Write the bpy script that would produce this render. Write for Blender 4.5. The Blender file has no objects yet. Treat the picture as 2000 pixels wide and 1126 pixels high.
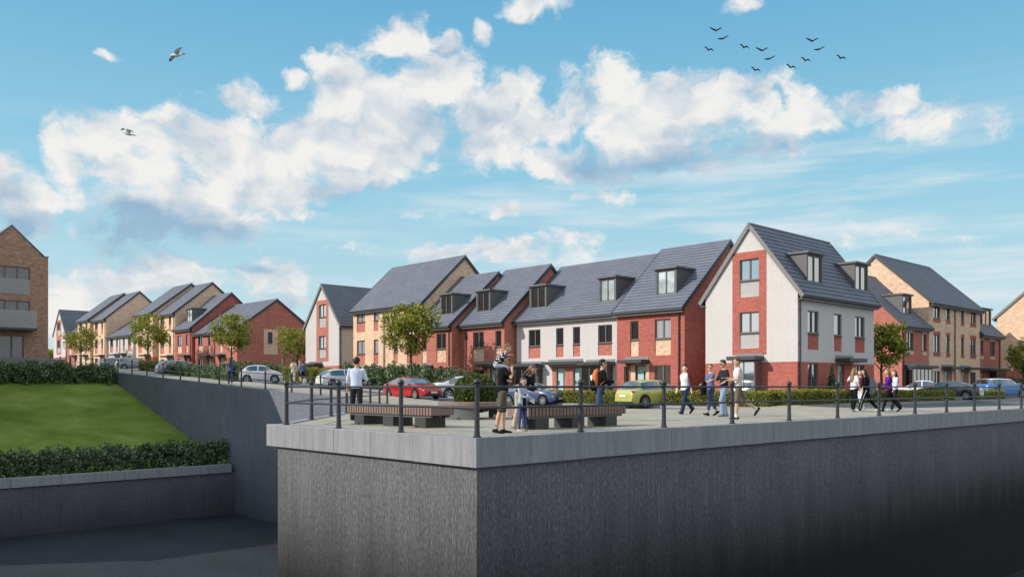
import bpy, bmesh, math, random
from mathutils import Vector, Matrix
from mathutils.geometry import tessellate_polygon
R = math.radians
random.seed(11)
scene = bpy.context.scene
COL = scene.collection

# ------------------------------------------------------------------ site survey
# The housing grid runs along world X and Y.  The viewpoint stands at the origin,
# 1 m above the plaza, looking 46.9 degrees off the X axis with a 30 mm lens.
AZ = R(46.9)
FW = Vector((math.cos(AZ), math.sin(AZ)))
RT_ = Vector((math.sin(AZ), -math.cos(AZ)))
FL = 1666.7
def bearing(px):
    r = (px - 1000) / FL
    return FW + RT_ * r
def P(px, t): return bearing(px) * t
def yX(px, X):
    d = bearing(px); return X * d.y / d.x
def xY(px, Y):
    d = bearing(px); return Y * d.x / d.y
def zX(px, py, X): return 1 + (755 - py) * (X / bearing(px).x) / FL
def zY(px, py, Y): return 1 + (755 - py) * (Y / bearing(px).y) / FL

def lerp_pts(pts, v):
    if v <= pts[0][0]: return pts[0][1]
    for (a, za), (b, zb) in zip(pts, pts[1:]):
        if v <= b: return za + (zb - za) * (v - a) / (b - a)
    return pts[-1][1]
QUAY = [(31, 0), (37, .12), (42, .45), (50, .8), (60, 1.32), (77, 2.22), (92, 2.92), (140, 3.4), (220, 3.6)]
TERR = [(0, .22), (60, .22), (66, .7), (83, 1.9), (95, 2.2), (121, 2.9), (140, 3.4), (220, 3.6)]
def sstep(a, b, v):
    v = min(1, max(0, (v - a) / (b - a))); return v * v * (3 - 2 * v)
def gz(x, y):
    x0 = 32.0 + 2.4*sstep(34, 46, y)
    d = min(x - x0, y - 16.6)
    s = sstep(0, 3.0, d)
    return lerp_pts(QUAY, y) * (1 - s) + lerp_pts(TERR, y) * s

# ------------------------------------------------------------------ mesh helpers
class MB:
    def __init__(s, tf=None): s.v, s.f, s.m, s.tf = [], [], [], tf
    def vert(s, p):
        p = Vector(p)
        s.v.append(s.tf(p) if s.tf else p); return len(s.v) - 1
    def face(s, pts, mi=0):
        s.f.append([s.vert(p) for p in pts]); s.m.append(mi)
    def box(s, x0, y0, z0, x1, y1, z1, mi=0):
        i = [s.vert(p) for p in ((x0,y0,z0),(x1,y0,z0),(x1,y1,z0),(x0,y1,z0),(x0,y0,z1),(x1,y0,z1),(x1,y1,z1),(x0,y1,z1))]
        for q in ((3,2,1,0),(4,5,6,7),(0,1,5,4),(1,2,6,5),(2,3,7,6),(3,0,4,7)):
            s.f.append([i[k] for k in q]); s.m.append(mi)
    def beam(s, a, b, side, up, mi=0):
        """rectangular bar from a to b; side and up are half-extent vectors"""
        a, b, side, up = Vector(a), Vector(b), Vector(side), Vector(up)
        i = [s.vert(p + side * u + up * w) for p in (a, b) for u, w in ((-1,-1),(1,-1),(1,1),(-1,1))]
        for q in ((3,2,1,0),(4,5,6,7),(0,1,5,4),(1,2,6,5),(2,3,7,6),(3,0,4,7)):
            s.f.append([i[k] for k in q]); s.m.append(mi)
    def tube(s, pts, rad, n=8, mi=0, flat=None, caps=True):
        """round tube; rad is a number, a list or a list of (rx, ry); flat = side vector for elliptic rings"""
        pts = [Vector(p) for p in pts]
        if not isinstance(rad, (list, tuple)): rad = [rad] * len(pts)
        rings = []
        for k, p in enumerate(pts):
            t = (pts[min(k+1, len(pts)-1)] - pts[max(k-1, 0)])
            t = t.normalized() if t.length > 1e-9 else Vector((0,0,1))
            ref = Vector(flat) if flat is not None else (Vector((1,0,0)) if abs(t.x) < .8 else Vector((0,1,0)))
            sx = (ref - t * ref.dot(t)).normalized(); sy = t.cross(sx)
            rx, ry = rad[k] if isinstance(rad[k], (list, tuple)) else (rad[k], rad[k])
            rings.append([s.vert(p + sx * (rx * math.cos(2*math.pi*j/n)) + sy * (ry * math.sin(2*math.pi*j/n))) for j in range(n)])
        for a, b in zip(rings, rings[1:]):
            for j in range(n):
                s.f.append([a[j], a[(j+1)%n], b[(j+1)%n], b[j]]); s.m.append(mi)
        if caps:
            s.f.append(rings[0][::-1]); s.m.append(mi); s.f.append(rings[-1]); s.m.append(mi)
    def limb(s, pts, rad, n=10, flat=None):
        """tube with rounded ends"""
        pts = [Vector(p) for p in pts]
        g = lambda r, k: (r[0]*k, r[1]*k) if isinstance(r, (list, tuple)) else r*k
        m = lambda r: max(r) if isinstance(r, (list, tuple)) else r
        d0 = (pts[0]-pts[1]).normalized() * m(rad[0]); d1 = (pts[-1]-pts[-2]).normalized() * m(rad[-1])
        q = [pts[0]+d0*.9, pts[0]+d0*.6] + pts + [pts[-1]+d1*.6, pts[-1]+d1*.9]
        r = [g(rad[0],.35), g(rad[0],.8)] + list(rad) + [g(rad[-1],.8), g(rad[-1],.35)]
        s.tube(q, r, n, flat=flat)
    def ball(s, c, r, nu=12, nv=8, mat=None, keep=None):
        c = Vector(c); rx, ry, rz = r if isinstance(r, (list, tuple)) else (r, r, r)
        def pt(i, j):
            th, ph = math.pi*i/nv, 2*math.pi*j/nu
            return Vector((rx*math.sin(th)*math.cos(ph), ry*math.sin(th)*math.sin(ph), rz*math.cos(th)))
        def put(p): return s.vert(c + (mat @ p if mat else p))
        top, bot = put(pt(0,0)), put(pt(nv,0))
        rows = [[put(pt(i,j)) for j in range(nu)] for i in range(1, nv)]
        def ok(i, j): return keep is None or keep(pt(i+.5, j+.5))
        for j in range(nu):
            if ok(0,j): s.f.append([top, rows[0][j], rows[0][(j+1)%nu]]); s.m.append(0)
            if ok(nv-1,j): s.f.append([bot, rows[-1][(j+1)%nu], rows[-1][j]]); s.m.append(0)
        for i in range(nv-2):
            for j in range(nu):
                if ok(i+1,j): s.f.append([rows[i][j], rows[i+1][j], rows[i+1][(j+1)%nu], rows[i][(j+1)%nu]]); s.m.append(0)
    def lathe(s, prof, c=(0,0,0), n=16, mi=0, axis='z', a0=0, a1=2*math.pi):
        c = Vector(c); full = abs(a1-a0-2*math.pi) < 1e-6; k = n if full else n+1
        rows = []
        for r, z in prof:
            row = []
            for j in range(k):
                a = a0 + (a1-a0)*j/n
                p = Vector((r*math.cos(a), r*math.sin(a), z))
                if axis == 'y': p = Vector((p.x, p.z, -p.y))
                row.append(s.vert(c + p))
            rows.append(row)
        for a, b in zip(rows, rows[1:]):
            for j in range(n):
                s.f.append([a[j], a[(j+1)%k], b[(j+1)%k], b[j]]); s.m.append(mi)
    def plate(s, outline, holes=(), mi=0, depth=0, dmi=None, dirn=(0,1,0)):
        """flat polygon with holes; with depth, reveal faces run back from the hole edges along dirn"""
        loops = [[Vector(p) for p in outline]] + [[Vector(p) for p in h] for h in holes]
        flatv = [p for l in loops for p in l]
        idx = [s.vert(p) for p in flatv]
        n = Vector((0,0,0)); o = loops[0]
        for a, b in zip(o, o[1:]+o[:1]): n += a.cross(b)
        for t in tessellate_polygon(loops):
            a, b, c = (flatv[k] for k in t)
            nn = (b-a).cross(c-a)
            if nn.length < 1e-9: continue
            t = t if nn.dot(n) > 0 else t[::-1]
            s.f.append([idx[k] for k in t]); s.m.append(mi)
        if depth:
            dv = Vector(dirn) * depth
            for h in loops[1:]:
                for a, b in zip(h, h[1:]+h[:1]):
                    s.face([a, b, b+dv, a+dv], mi if dmi is None else dmi)
    def build(s, name, mats, parent=None, smooth=None, uv=True, bevel=0, loc=None, origin=None):
        me = bpy.data.meshes.new(name)
        o0 = Vector(origin) if origin is not None else Vector((0,0,0))
        me.from_pydata([tuple(p - o0) for p in s.v], [], s.f)
        for m in (mats if isinstance(mats, (list, tuple)) else [mats]): me.materials.append(m)
        if any(s.m): me.polygons.foreach_set('material_index', s.m)
        me.validate(); me.update()
        if uv:
            l = me.uv_layers.new(name='UVMap').data
            for p in me.polygons:
                n = p.normal; ax, ay, az = abs(n.x), abs(n.y), abs(n.z)
                for li in p.loop_indices:
                    c = me.vertices[me.loops[li].vertex_index].co
                    l[li].uv = (c.y, c.z) if (ax >= ay and ax >= az) else ((c.x, c.z) if ay >= az else (c.x, c.y))
        if smooth is not None:
            me.polygons.foreach_set('use_smooth', [True]*len(me.polygons))
            if smooth < 180: me.set_sharp_from_angle(angle=R(smooth))
        o = bpy.data.objects.new(name, me); COL.objects.link(o)
        if parent is not None: o.parent = parent
        if loc is not None: o.location = loc
        elif origin is not None and parent is None: o.location = o0
        if bevel:
            b = o.modifiers.new('bevel', 'BEVEL'); b.width = bevel; b.segments = 2; b.limit_method = 'ANGLE'; b.angle_limit = R(40)
        return o

def tag(o, label=None, cat=None, group=None, kind=None):
    if label: o['label'] = label
    if cat: o['category'] = cat
    if group: o['group'] = group
    if kind: o['kind'] = kind
    return o
def thing(name, label, cat, loc=(0,0,0), rot=0, group=None):
    o = bpy.data.objects.new(name, None); COL.objects.link(o)
    o.location = loc; o.rotation_euler = (0,0,rot); o.empty_display_size = .3
    return tag(o, label, cat, group)
def dup(root, loc, rot=0, scale=1, label=None):
    r = root.copy(); COL.objects.link(r); r.location = loc; r.rotation_euler = (0,0,rot); r.scale = (scale,)*3 if not hasattr(scale, '__len__') else scale
    if label: r['label'] = label
    for ch in root.children:
        c = ch.copy(); COL.objects.link(c); c.parent = r
        for g in ch.children:
            d = g.copy(); COL.objects.link(d); d.parent = c
    return r

# ------------------------------------------------------------------ materials
def lin(r, g, b):
    f = lambda c: (c/255/12.92) if c/255 <= .04045 else ((c/255+.055)/1.055)**2.4
    return (f(r), f(g), f(b), 1)
def c4(c): return c if len(c) == 4 else (*c, 1)
class NT:
    def __init__(s, name):
        s.mat = bpy.data.materials.new(name); s.mat.use_nodes = True
        s.t = s.mat.node_tree; s.b = s.t.nodes['Principled BSDF']; s.tc = None
    def n(s, typ, **kw):
        nd = s.t.nodes.new(typ)
        for k, v in kw.items():
            if k in nd.inputs: nd.inputs[k].default_value = v
            else: setattr(nd, k, v)
        return nd
    def l(s, a, b): s.t.links.new(a, b)
    def coord(s, kind='Object', scale=(1,1,1), rot=(0,0,0)):
        if s.tc is None: s.tc = s.n('ShaderNodeTexCoord')
        m = s.n('ShaderNodeMapping'); m.inputs['Scale'].default_value = scale; m.inputs['Rotation'].default_value = rot
        s.l(s.tc.outputs[kind], m.inputs[0]); return m.outputs[0]
    def noise(s, vec, scale, detail=4, rough=.55):
        nd = s.n('ShaderNodeTexNoise'); nd.inputs['Scale'].default_value = scale; nd.inputs['Detail'].default_value = detail; nd.inputs['Roughness'].default_value = rough
        s.l(vec, nd.inputs['Vector']); return nd.outputs[0]
    def ramp(s, val, stops):
        r = s.n('ShaderNodeValToRGB'); e = r.color_ramp.elements
        while len(e) < len(stops): e.new(.5)
        for k, (p, c) in enumerate(stops): e[k].position = p; e[k].color = c4(c)
        s.l(val, r.inputs[0]); return r.outputs[0]
    def mix(s, fac, a, b, mode='MIX'):
        m = s.n('ShaderNodeMix', data_type='RGBA', blend_type=mode)
        for sock, v in ((0, fac), (6, a), (7, b)):
            if hasattr(v, 'is_linked'): s.l(v, m.inputs[sock])
            else: m.inputs[sock].default_value = c4(v) if sock else v
        return m.outputs[2]
    def math(s, op, a, b=None, clamp=False):
        m = s.n('ShaderNodeMath', operation=op); m.use_clamp = clamp
        for k, v in enumerate((a, b)):
            if v is None: continue
            if hasattr(v, 'is_linked'): s.l(v, m.inputs[k])
            else: m.inputs[k].default_value = v
        return m.outputs[0]
    def bump(s, val, strength=.3, dist=.02):
        b = s.n('ShaderNodeBump'); b.inputs['Strength'].default_value = strength; b.inputs['Distance'].default_value = dist
        s.l(val, b.inputs['Height']); s.l(b.outputs[0], s.b.inputs['Normal'])
    def done(s, col=None, rough=.7, metal=0, spec=.5):
        if col is not None:
            if hasattr(col, 'is_linked'): s.l(col, s.b.inputs['Base Color'])
            else: s.b.inputs['Base Color'].default_value = c4(col)
        if hasattr(rough, 'is_linked'): s.l(rough, s.b.inputs['Roughness'])
        else: s.b.inputs['Roughness'].default_value = rough
        s.b.inputs['Metallic'].default_value = metal; s.b.inputs['Specular IOR Level'].default_value = spec
        return s.mat
def sc(c, k): return tuple(min(1, x*k) for x in c[:3]) + (1,)

def m_plain(name, col, rough=.6, metal=0, var=.15, vs=6, bump=0, spec=.5):
    t = NT(name); v = t.coord()
    n = t.noise(v, vs, 5)
    c = t.mix(n, sc(col, 1-var), sc(col, 1+var))
    if bump: t.bump(t.noise(v, vs*6, 4), bump, .01)
    return t.done(c, rough, metal, spec)
def m_brick(name, c1, c2, mortar, soft=.3):
    t = NT(name); v = t.coord('UV')
    b = t.n('ShaderNodeTexBrick'); t.l(v, b.inputs['Vector'])
    b.inputs['Color1'].default_value = c4(c1); b.inputs['Color2'].default_value = c4(c2); b.inputs['Mortar'].default_value = c4(mortar)
    b.inputs['Scale'].default_value = 1; b.inputs['Brick Width'].default_value = .225; b.inputs['Row Height'].default_value = .075
    b.inputs['Mortar Size'].default_value = .006; b.inputs['Mortar Smooth'].default_value = .3; b.inputs['Bias'].default_value = -.1
    o = t.coord()
    big = t.noise(o, .45, 5, .6)
    c = t.mix(soft, b.outputs[0], t.ramp(big, [(.3, sc(c1, .72)), (.7, sc(c1, 1.2))]))
    fine = t.noise(o, 9, 3)
    c = t.mix(.5, c, t.ramp(fine, [(.3, (.62,.62,.62)), (.7, (1.25,1.25,1.25))]), 'MULTIPLY')
    mid = t.noise(t.coord('Object', (1,1,2.2)), 2.6, 5, .7)
    c = t.mix(.45, c, t.ramp(mid, [(.32, (.62,.60,.58)), (.68, (1.32,1.3,1.26))]), 'MULTIPLY')
    t.bump(b.outputs[1], -.35, .01)
    return t.done(c, .88, spec=.2)
def m_render(name, col, streak=.05):
    t = NT(name); o = t.coord()
    c = t.mix(t.noise(o, 1.1, 6, .65), sc(col, .9), sc(col, 1.1))
    st = t.noise(t.coord('Object', (3, 3, .25)), 1.5, 5, .7)
    c = t.mix(streak*2, c, t.ramp(st, [(.35, (.72,.7,.69)), (.65, (1.05,1.05,1.05))]), 'MULTIPLY')
    sp = t.noise(o, 14, 2, .6)
    c = t.mix(.5, c, t.ramp(sp, [(.32, (.6,.58,.56)), (.42, (1,1,1))]), 'MULTIPLY')
    t.bump(t.noise(o, 30, 4, .7), .5, .012)
    return t.done(c, .9, spec=.2)
def m_tile(name, col):
    t = NT(name); v = t.coord('UV')
    b = t.n('ShaderNodeTexBrick'); t.l(v, b.inputs['Vector'])
    b.inputs['Color1'].default_value = c4(sc(col, .92)); b.inputs['Color2'].default_value = c4(sc(col, 1.1)); b.inputs['Mortar'].default_value = c4(sc(col, .6))
    b.inputs['Scale'].default_value = 1; b.inputs['Brick Width'].default_value = .32; b.inputs['Row Height'].default_value = .26; b.inputs['Mortar Size'].default_value = .004
    o = t.coord()
    c = t.mix(.6, b.outputs[0], t.ramp(t.noise(o, .9, 5, .65), [(.3, sc(col, .8)), (.7, sc(col, 1.25))]))
    c = t.mix(.35, c, t.ramp(t.noise(o, 26, 3), [(.35, (.7,.7,.7)), (.65, (1.2,1.2,1.2))]), 'MULTIPLY')
    return t.done(c, .62, spec=.4)
def m_glass(name, dark, fac, rough=.03):
    t = NT(name); o = t.coord()
    g = t.n('ShaderNodeBsdfGlossy'); g.inputs['Roughness'].default_value = rough; g.inputs['Color'].default_value = (.9,.93,.97,1)
    w = t.n('ShaderNodeBump'); w.inputs['Strength'].default_value = .04; w.inputs['Distance'].default_value = .05
    t.l(t.noise(o, 1.3, 2), w.inputs['Height']); t.l(w.outputs[0], g.inputs['Normal'])
    t.done(t.mix(t.noise(o, 1.7, 3), sc(dark, .4), sc(dark, 1.5)), .25)
    lw = t.n('ShaderNodeLayerWeight'); lw.inputs['Blend'].default_value = .25
    m = t.n('ShaderNodeMixShader')
    t.l(t.math('ADD', t.math('MULTIPLY', lw.outputs['Facing'], .6), fac, True), m.inputs[0])
    t.l(t.b.outputs[0], m.inputs[1]); t.l(g.outputs[0], m.inputs[2])
    t.l(m.outputs[0], t.t.nodes['Material Output'].inputs[0])
    return t.mat
def m_leaf(name, stops, rough=.5, trans=.25):
    t = NT(name); g = t.n('ShaderNodeNewGeometry')
    c = t.ramp(g.outputs['Random Per Island'], stops)
    o = t.coord()
    c = t.mix(.55, c, t.ramp(t.noise(o, 1.6, 3), [(.32, (.5,.52,.5)), (.68, (1.3,1.28,1.15))]), 'MULTIPLY')
    t.done(c, rough, spec=.35)
    tr = t.n('ShaderNodeBsdfTranslucent'); t.l(c, tr.inputs[0])
    m = t.n('ShaderNodeMixShader'); m.inputs[0].default_value = trans
    t.l(t.b.outputs[0], m.inputs[1]); t.l(tr.outputs[0], m.inputs[2]); t.l(m.outputs[0], t.t.nodes['Material Output'].inputs[0])
    return t.mat
def m_paint(name, col, metal=.0, rough=.28):
    t = NT(name); o = t.coord()
    c = t.mix(t.noise(o, 3, 4), sc(col, .93), sc(col, 1.06))
    t.done(c, rough, metal); t.b.inputs['Coat Weight'].default_value = .8; t.b.inputs['Coat Roughness'].default_value = .05
    return t.mat
def m_dockwall(name, col, wet=(-.5, -4.6), fade_k=.05, sp=1.0):
    """board-marked concrete: vertical ribs, aggregate flecks, a painted fade into shade toward the foot of the wall"""
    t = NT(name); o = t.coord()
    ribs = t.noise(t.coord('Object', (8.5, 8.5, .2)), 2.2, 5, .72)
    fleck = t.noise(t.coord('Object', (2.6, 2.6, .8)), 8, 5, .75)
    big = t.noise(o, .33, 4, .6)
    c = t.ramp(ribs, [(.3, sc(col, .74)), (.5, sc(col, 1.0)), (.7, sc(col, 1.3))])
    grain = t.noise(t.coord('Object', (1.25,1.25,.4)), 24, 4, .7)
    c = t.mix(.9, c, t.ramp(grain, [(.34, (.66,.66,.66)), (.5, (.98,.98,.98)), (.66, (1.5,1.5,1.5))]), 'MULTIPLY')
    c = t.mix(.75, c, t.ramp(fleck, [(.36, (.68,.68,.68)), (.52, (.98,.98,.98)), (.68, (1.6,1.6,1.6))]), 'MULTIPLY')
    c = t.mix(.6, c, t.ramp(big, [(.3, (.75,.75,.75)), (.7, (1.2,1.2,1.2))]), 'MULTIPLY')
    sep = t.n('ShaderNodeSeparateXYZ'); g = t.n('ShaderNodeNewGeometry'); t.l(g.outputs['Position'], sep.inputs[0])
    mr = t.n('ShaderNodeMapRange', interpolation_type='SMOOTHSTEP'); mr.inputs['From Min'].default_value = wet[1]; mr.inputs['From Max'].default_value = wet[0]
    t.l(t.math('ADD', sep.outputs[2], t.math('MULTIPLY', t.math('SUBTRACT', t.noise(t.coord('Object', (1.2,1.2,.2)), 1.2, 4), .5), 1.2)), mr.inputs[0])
    c = t.mix(mr.outputs[0], t.mix(1.0, c, (fade_k, fade_k*1.02, fade_k*1.08, 1), 'MULTIPLY'), c)  # darkening by height put into the colour, in place of gathering shade
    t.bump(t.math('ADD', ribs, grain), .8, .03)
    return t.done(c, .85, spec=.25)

M = {}
M['red'] = m_brick('red_brick', lin(190,116,102), lin(173,104,93), lin(196,156,144))
M['red_dark'] = m_brick('deep_red_brick', lin(180,101,91), lin(163,90,82), lin(186,138,128))
M['beige'] = m_brick('buff_brick', lin(234,202,174), lin(204,164,136), lin(220,202,186))
M['brown'] = m_brick('brown_multi_brick', lin(192,148,124), lin(132,106,96), lin(176,158,148), .12)
M['white'] = m_render('white_render', lin(204,200,199))
M['grey_render'] = m_render('pale_render_panel', lin(182,180,181))
M['tile'] = m_tile('grey_roof_tile', lin(108,112,125))
M['dark'] = m_plain('dark_grey_aluminium', lin(58,60,64), .5)
M['trim'] = m_plain('grey_trim', lin(122,120,120), .6)
M['frame'] = m_plain('window_frame_grey', lin(106,105,105), .45)
M['lead'] = m_plain('lead_flashing', lin(128,130,136), .6)
M['door'] = m_plain('pale_blue_door', lin(176,200,204), .45, var=.05)
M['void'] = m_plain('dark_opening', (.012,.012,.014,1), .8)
M['glass_dark'] = m_glass('window_glass_dark', (.012,.013,.016,1), .04)
M['glass_sky'] = m_glass('window_glass_sky', (.03,.035,.04,1), .62)
def m_curtain_reflection():  # net curtain folds, pale also to paint in the bright reflection
    m = m_glass('window_glass_curtain_reflection', (.4,.42,.46,1), .22); t = m.node_tree
    tc = t.nodes.new('ShaderNodeTexCoord'); w = t.nodes.new('ShaderNodeTexWave'); w.inputs['Scale'].default_value = 3.2; w.inputs['Distortion'].default_value = 2.5; w.inputs['Detail'].default_value = 2
    mp = t.nodes.new('ShaderNodeMapping'); mp.inputs['Scale'].default_value = (1,1,.05); t.links.new(tc.outputs['Object'], mp.inputs[0]); t.links.new(mp.outputs[0], w.inputs[0])
    r = t.nodes.new('ShaderNodeValToRGB'); r.color_ramp.elements[0].color = (.30,.32,.36,1); r.color_ramp.elements[1].color = (.60,.62,.66,1); t.links.new(w.outputs[1], r.inputs[0])
    t.links.new(r.outputs[0], t.nodes['Principled BSDF'].inputs['Base Color']); return m
M['glass_net_reflection'] = m_curtain_reflection(); M['glass_painted_sky'] = m_glass('window_glass_painted_sky', (.55,.64,.70,1), .25)  # last one: sky reflection painted as a pale blue base colour
M['glass_mid'] = m_glass('window_glass_mid', (.05,.05,.055,1), .22)
M['glass_apt'] = m_glass('apartment_glass', (.085,.09,.105,1), .05)
M['dormer'] = m_plain('dormer_cladding', lin(94,94,96), .55)
M['wood'] = m_plain('weathered_hardwood', lin(128,106,98), .6, var=.3, vs=9, bump=.2)
M['steel_dark'] = m_plain('dark_painted_steel', lin(56,58,61), .5)
M['steel_mid'] = m_plain('grey_painted_steel', lin(98,98,98), .5)
M['rail'] = m_plain('railing_paint', lin(50,53,58), .38, var=.2, vs=14)
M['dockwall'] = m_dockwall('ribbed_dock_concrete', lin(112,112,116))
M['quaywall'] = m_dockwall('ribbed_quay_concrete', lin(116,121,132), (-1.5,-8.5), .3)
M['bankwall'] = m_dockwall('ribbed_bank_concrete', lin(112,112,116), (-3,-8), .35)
def m_coping():
    t = NT('cast_concrete_coping'); o = t.coord(); col = lin(150,150,154)
    c = t.mix(t.noise(o, .8, 5, .6), sc(col, .8), sc(col, 1.15))
    st = t.noise(t.coord('Object', (2.6,2.6,.3)), 2, 5, .7)
    c = t.mix(.7, c, t.ramp(st, [(.32, (.66,.66,.67)), (.6, (1.04,1.04,1.05))]), 'MULTIPLY')
    pit = t.noise(o, 22, 2, .5)
    c = t.mix(.5, c, t.ramp(pit, [(.3, (.45,.45,.45)), (.37, (1,1,1))]), 'MULTIPLY')
    t.bump(t.noise(o, 12, 4), .15, .01)
    return t.done(c, .75, spec=.3)
M['coping'] = m_coping()
def m_paving():
    t = NT('sandstone_flags'); v = t.coord('UV')
    b = t.n('ShaderNodeTexBrick'); t.l(v, b.inputs['Vector'])
    b.inputs['Scale'].default_value = 1; b.inputs['Brick Width'].default_value = .9; b.inputs['Row Height'].default_value = .45; b.inputs['Mortar Size'].default_value = .006
    b.inputs['Color1'].default_value = (0,0,0,1); b.inputs['Color2'].default_value = (1,1,1,1); b.inputs['Mortar'].default_value = (.5,.5,.5,1)
    c = t.ramp(b.outputs[0], [(0, lin(146,142,132)), (.25, lin(178,170,152)), (.5, lin(140,146,142)), (.72, lin(184,170,156)), (.9, lin(168,156,138)), (1, lin(152,156,152))])
    o = t.coord()
    c = t.mix(.45, c, t.ramp(t.noise(o, .55, 5, .65), [(.3, lin(128,132,128)), (.5, lin(166,160,146)), (.7, lin(196,178,156))]))
    c = t.mix(b.outputs[1], c, lin(112,110,104))
    c = t.mix(.5, c, t.ramp(t.noise(o, 7, 4), [(.3, (.75,.75,.75)), (.7, (1.12,1.12,1.12))]), 'MULTIPLY')
    t.bump(b.outputs[1], -.2, .01)
    return t.done(c, .8, spec=.3)
M['paving'] = m_paving()
M['asphalt'] = m_plain('asphalt', lin(100,103,114), .85, var=.16, vs=1.2, bump=.3, spec=.25)
M['kerb'] = m_plain('kerb_stone', lin(150,148,146), .8, var=.15, vs=3)
M['soil'] = m_plain('garden_soil', lin(96,90,74), .95, var=.3, vs=2)
def m_grass():
    t = NT('mown_grass'); o = t.coord()
    c = t.ramp(t.noise(o, .28, 6, .62), [(.3, lin(98,116,48)), (.5, lin(122,140,64)), (.7, lin(150,160,88))])
    f = t.noise(t.coord('Object', (2.2, 1, 1)), 9, 5, .75)
    c = t.mix(.85, c, t.ramp(f, [(.28, (.45,.5,.4)), (.72, (1.5,1.45,1.35))]), 'MULTIPLY')
    t.bump(f, .9, .06)
    return t.done(c, .95, spec=.1)
M['grass'] = m_grass()
def m_dockfloor():
    t = NT('dark_dock_setts'); v = t.coord('UV', (1,1,1), (0,0,R(30)))
    b = t.n('ShaderNodeTexBrick'); t.l(v, b.inputs['Vector'])
    b.inputs['Scale'].default_value = 1; b.inputs['Brick Width'].default_value = .6; b.inputs['Row Height'].default_value = .3; b.inputs['Mortar Size'].default_value = .03
    b.inputs['Color1'].default_value = lin(50,53,60); b.inputs['Color2'].default_value = lin(43,47,55); b.inputs['Mortar'].default_value = lin(33,36,43)
    c = t.mix(.6, b.outputs[0], t.ramp(t.noise(t.coord(), .3, 5), [(.3, (.55,.55,.55)), (.7, (1.25,1.25,1.25))]), 'MULTIPLY')
    t.bump(b.outputs[1], -.5, .03)
    return t.done(c, .7, spec=.25)
M['dockfloor'] = m_dockfloor()
M['leaf_tree'] = m_leaf('tree_leaves', [(0, lin(78,94,32)), (.4, lin(128,142,54)), (.78, lin(178,178,80)), (1, lin(204,182,92))], .5, .4)
M['leaf_dark'] = m_leaf('laurel_leaves', [(0, lin(60,76,50)), (.5, lin(110,130,90)), (1, lin(160,176,136))], .4, .2)
M['leaf_hedge'] = m_leaf('clipped_hedge_leaves', [(0, lin(88,96,34)), (.5, lin(140,146,56)), (1, lin(190,182,84))], .55, .3)
M['leaf_box'] = m_leaf('box_ball_leaves', [(0, lin(44,58,22)), (.5, lin(76,92,34)), (1, lin(124,130,60))], .5, .15)
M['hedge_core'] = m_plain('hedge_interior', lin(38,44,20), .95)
M['bark'] = m_plain('bark', lin(84,72,60), .9, var=.3, vs=12, bump=.4)
# ------------------------------------------------------------------ ground sheets
ROAD_FRONT = [(160,13.4),(100,13.6),(70,14.1),(52,14.9),(42,16.6),(38,17.4),(35.4,18.5),(33,20.7),(31.3,23),(30.4,25.5),(30,29),(30,170)]
ROAD_BACK = [(33.4,170),(33.4,26),(33.4,19.3),(33.9,18.9),(60,18.9),(160,18.9)]
def sheet(name, outline, mat, dz=0, zf=gz, cuts=True):
    bm = bmesh.new()
    loop = [Vector((x, y, 0)) for x, y in outline]
    vs = [bm.verts.new(p) for p in loop]
    n = sum(a.x*b.y - b.x*a.y for a, b in zip(loop, loop[1:]+loop[:1]))
    for t in tessellate_polygon([loop]):
        a, b, c = (loop[k] for k in t)
        q = t if (b-a).cross(c-a).z > 0 else t[::-1]
        try: bm.faces.new([vs[k] for k in q])
        except ValueError: pass
    if cuts:
        pl = [((0, y, 0), (0,1,0)) for y in (16.6,17.2,17.8,18.4,19,19.6,31,37,42,50,60,66,77,83,92,95,121,140)] + [((x,0,0),(1,0,0)) for x in (32,32.6,33.2,33.8,34.4,35)]
        for co, no in pl:
            g = bm.verts[:] + bm.edges[:] + bm.faces[:]
            bmesh.ops.bisect_plane(bm, geom=g, plane_co=co, plane_no=no)
    uvl = bm.loops.layers.uv.new('UVMap')
    for f in bm.faces:
        for l in f.loops: l[uvl].uv = (l.vert.co.x, l.vert.co.y)
    for v in bm.verts: v.co.z = zf(v.co.x, v.co.y) + dz
    bmesh.ops.recalc_face_normals(bm, faces=bm.faces)
    for f in bm.faces:
        if f.normal.z < 0: f.normal_flip()
    me = bpy.data.meshes.new(name); bm.to_mesh(me); bm.free(); me.materials.append(mat)
    o = bpy.data.objects.new(name, me); COL.objects.link(o)
    return tag(o, kind='structure')
sheet('plaza_paving', [(11.32,13.09),(160,13.09)] + [(x+.06*0, y-.0) for x, y in ROAD_FRONT] + [(25.9,170),(25.9,37.2),(11.32,21.15)], M['paving'])
sheet('road', ROAD_FRONT + ROAD_BACK, M['asphalt'], -.1)
sheet('ground', [(33.4,170),(33.4,26),(33.4,19.3),(33.9,18.9),(60,18.9),(160,18.9),(900,18.9),(900,900),(33.4,900)], M['soil'])
sheet('ground_behind_bank', [(-400,79.4),(22.0,79.4),(25.5,79.4),(25.5,900),(-400,900)], M['soil'], 0,
      lambda x, y: (3.2 if x < 21.9 else lerp_pts(QUAY, y)-.05), cuts=False)
sheet('grass_bank', [(-60,54.9),(25.5,54.9),(25.5,79.4),(-60,79.4)], M['grass'], 0, lambda x, y: -4.25 + max(0, y-56.2)*.262, cuts=False)
bpy.data.objects['grass_bank'].data  # slope built below with a fold at the hedge line
bm = bmesh.new(); bm.from_mesh(bpy.data.objects['grass_bank'].data)
bmesh.ops.bisect_plane(bm, geom=bm.verts[:]+bm.edges[:]+bm.faces[:], plane_co=(0,56.2,0), plane_no=(0,1,0))
for v in bm.verts: v.co.z = -4.25 + max(0, v.co.y-56.2)*.262
bm.to_mesh(bpy.data.objects['grass_bank'].data); bm.free()
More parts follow.
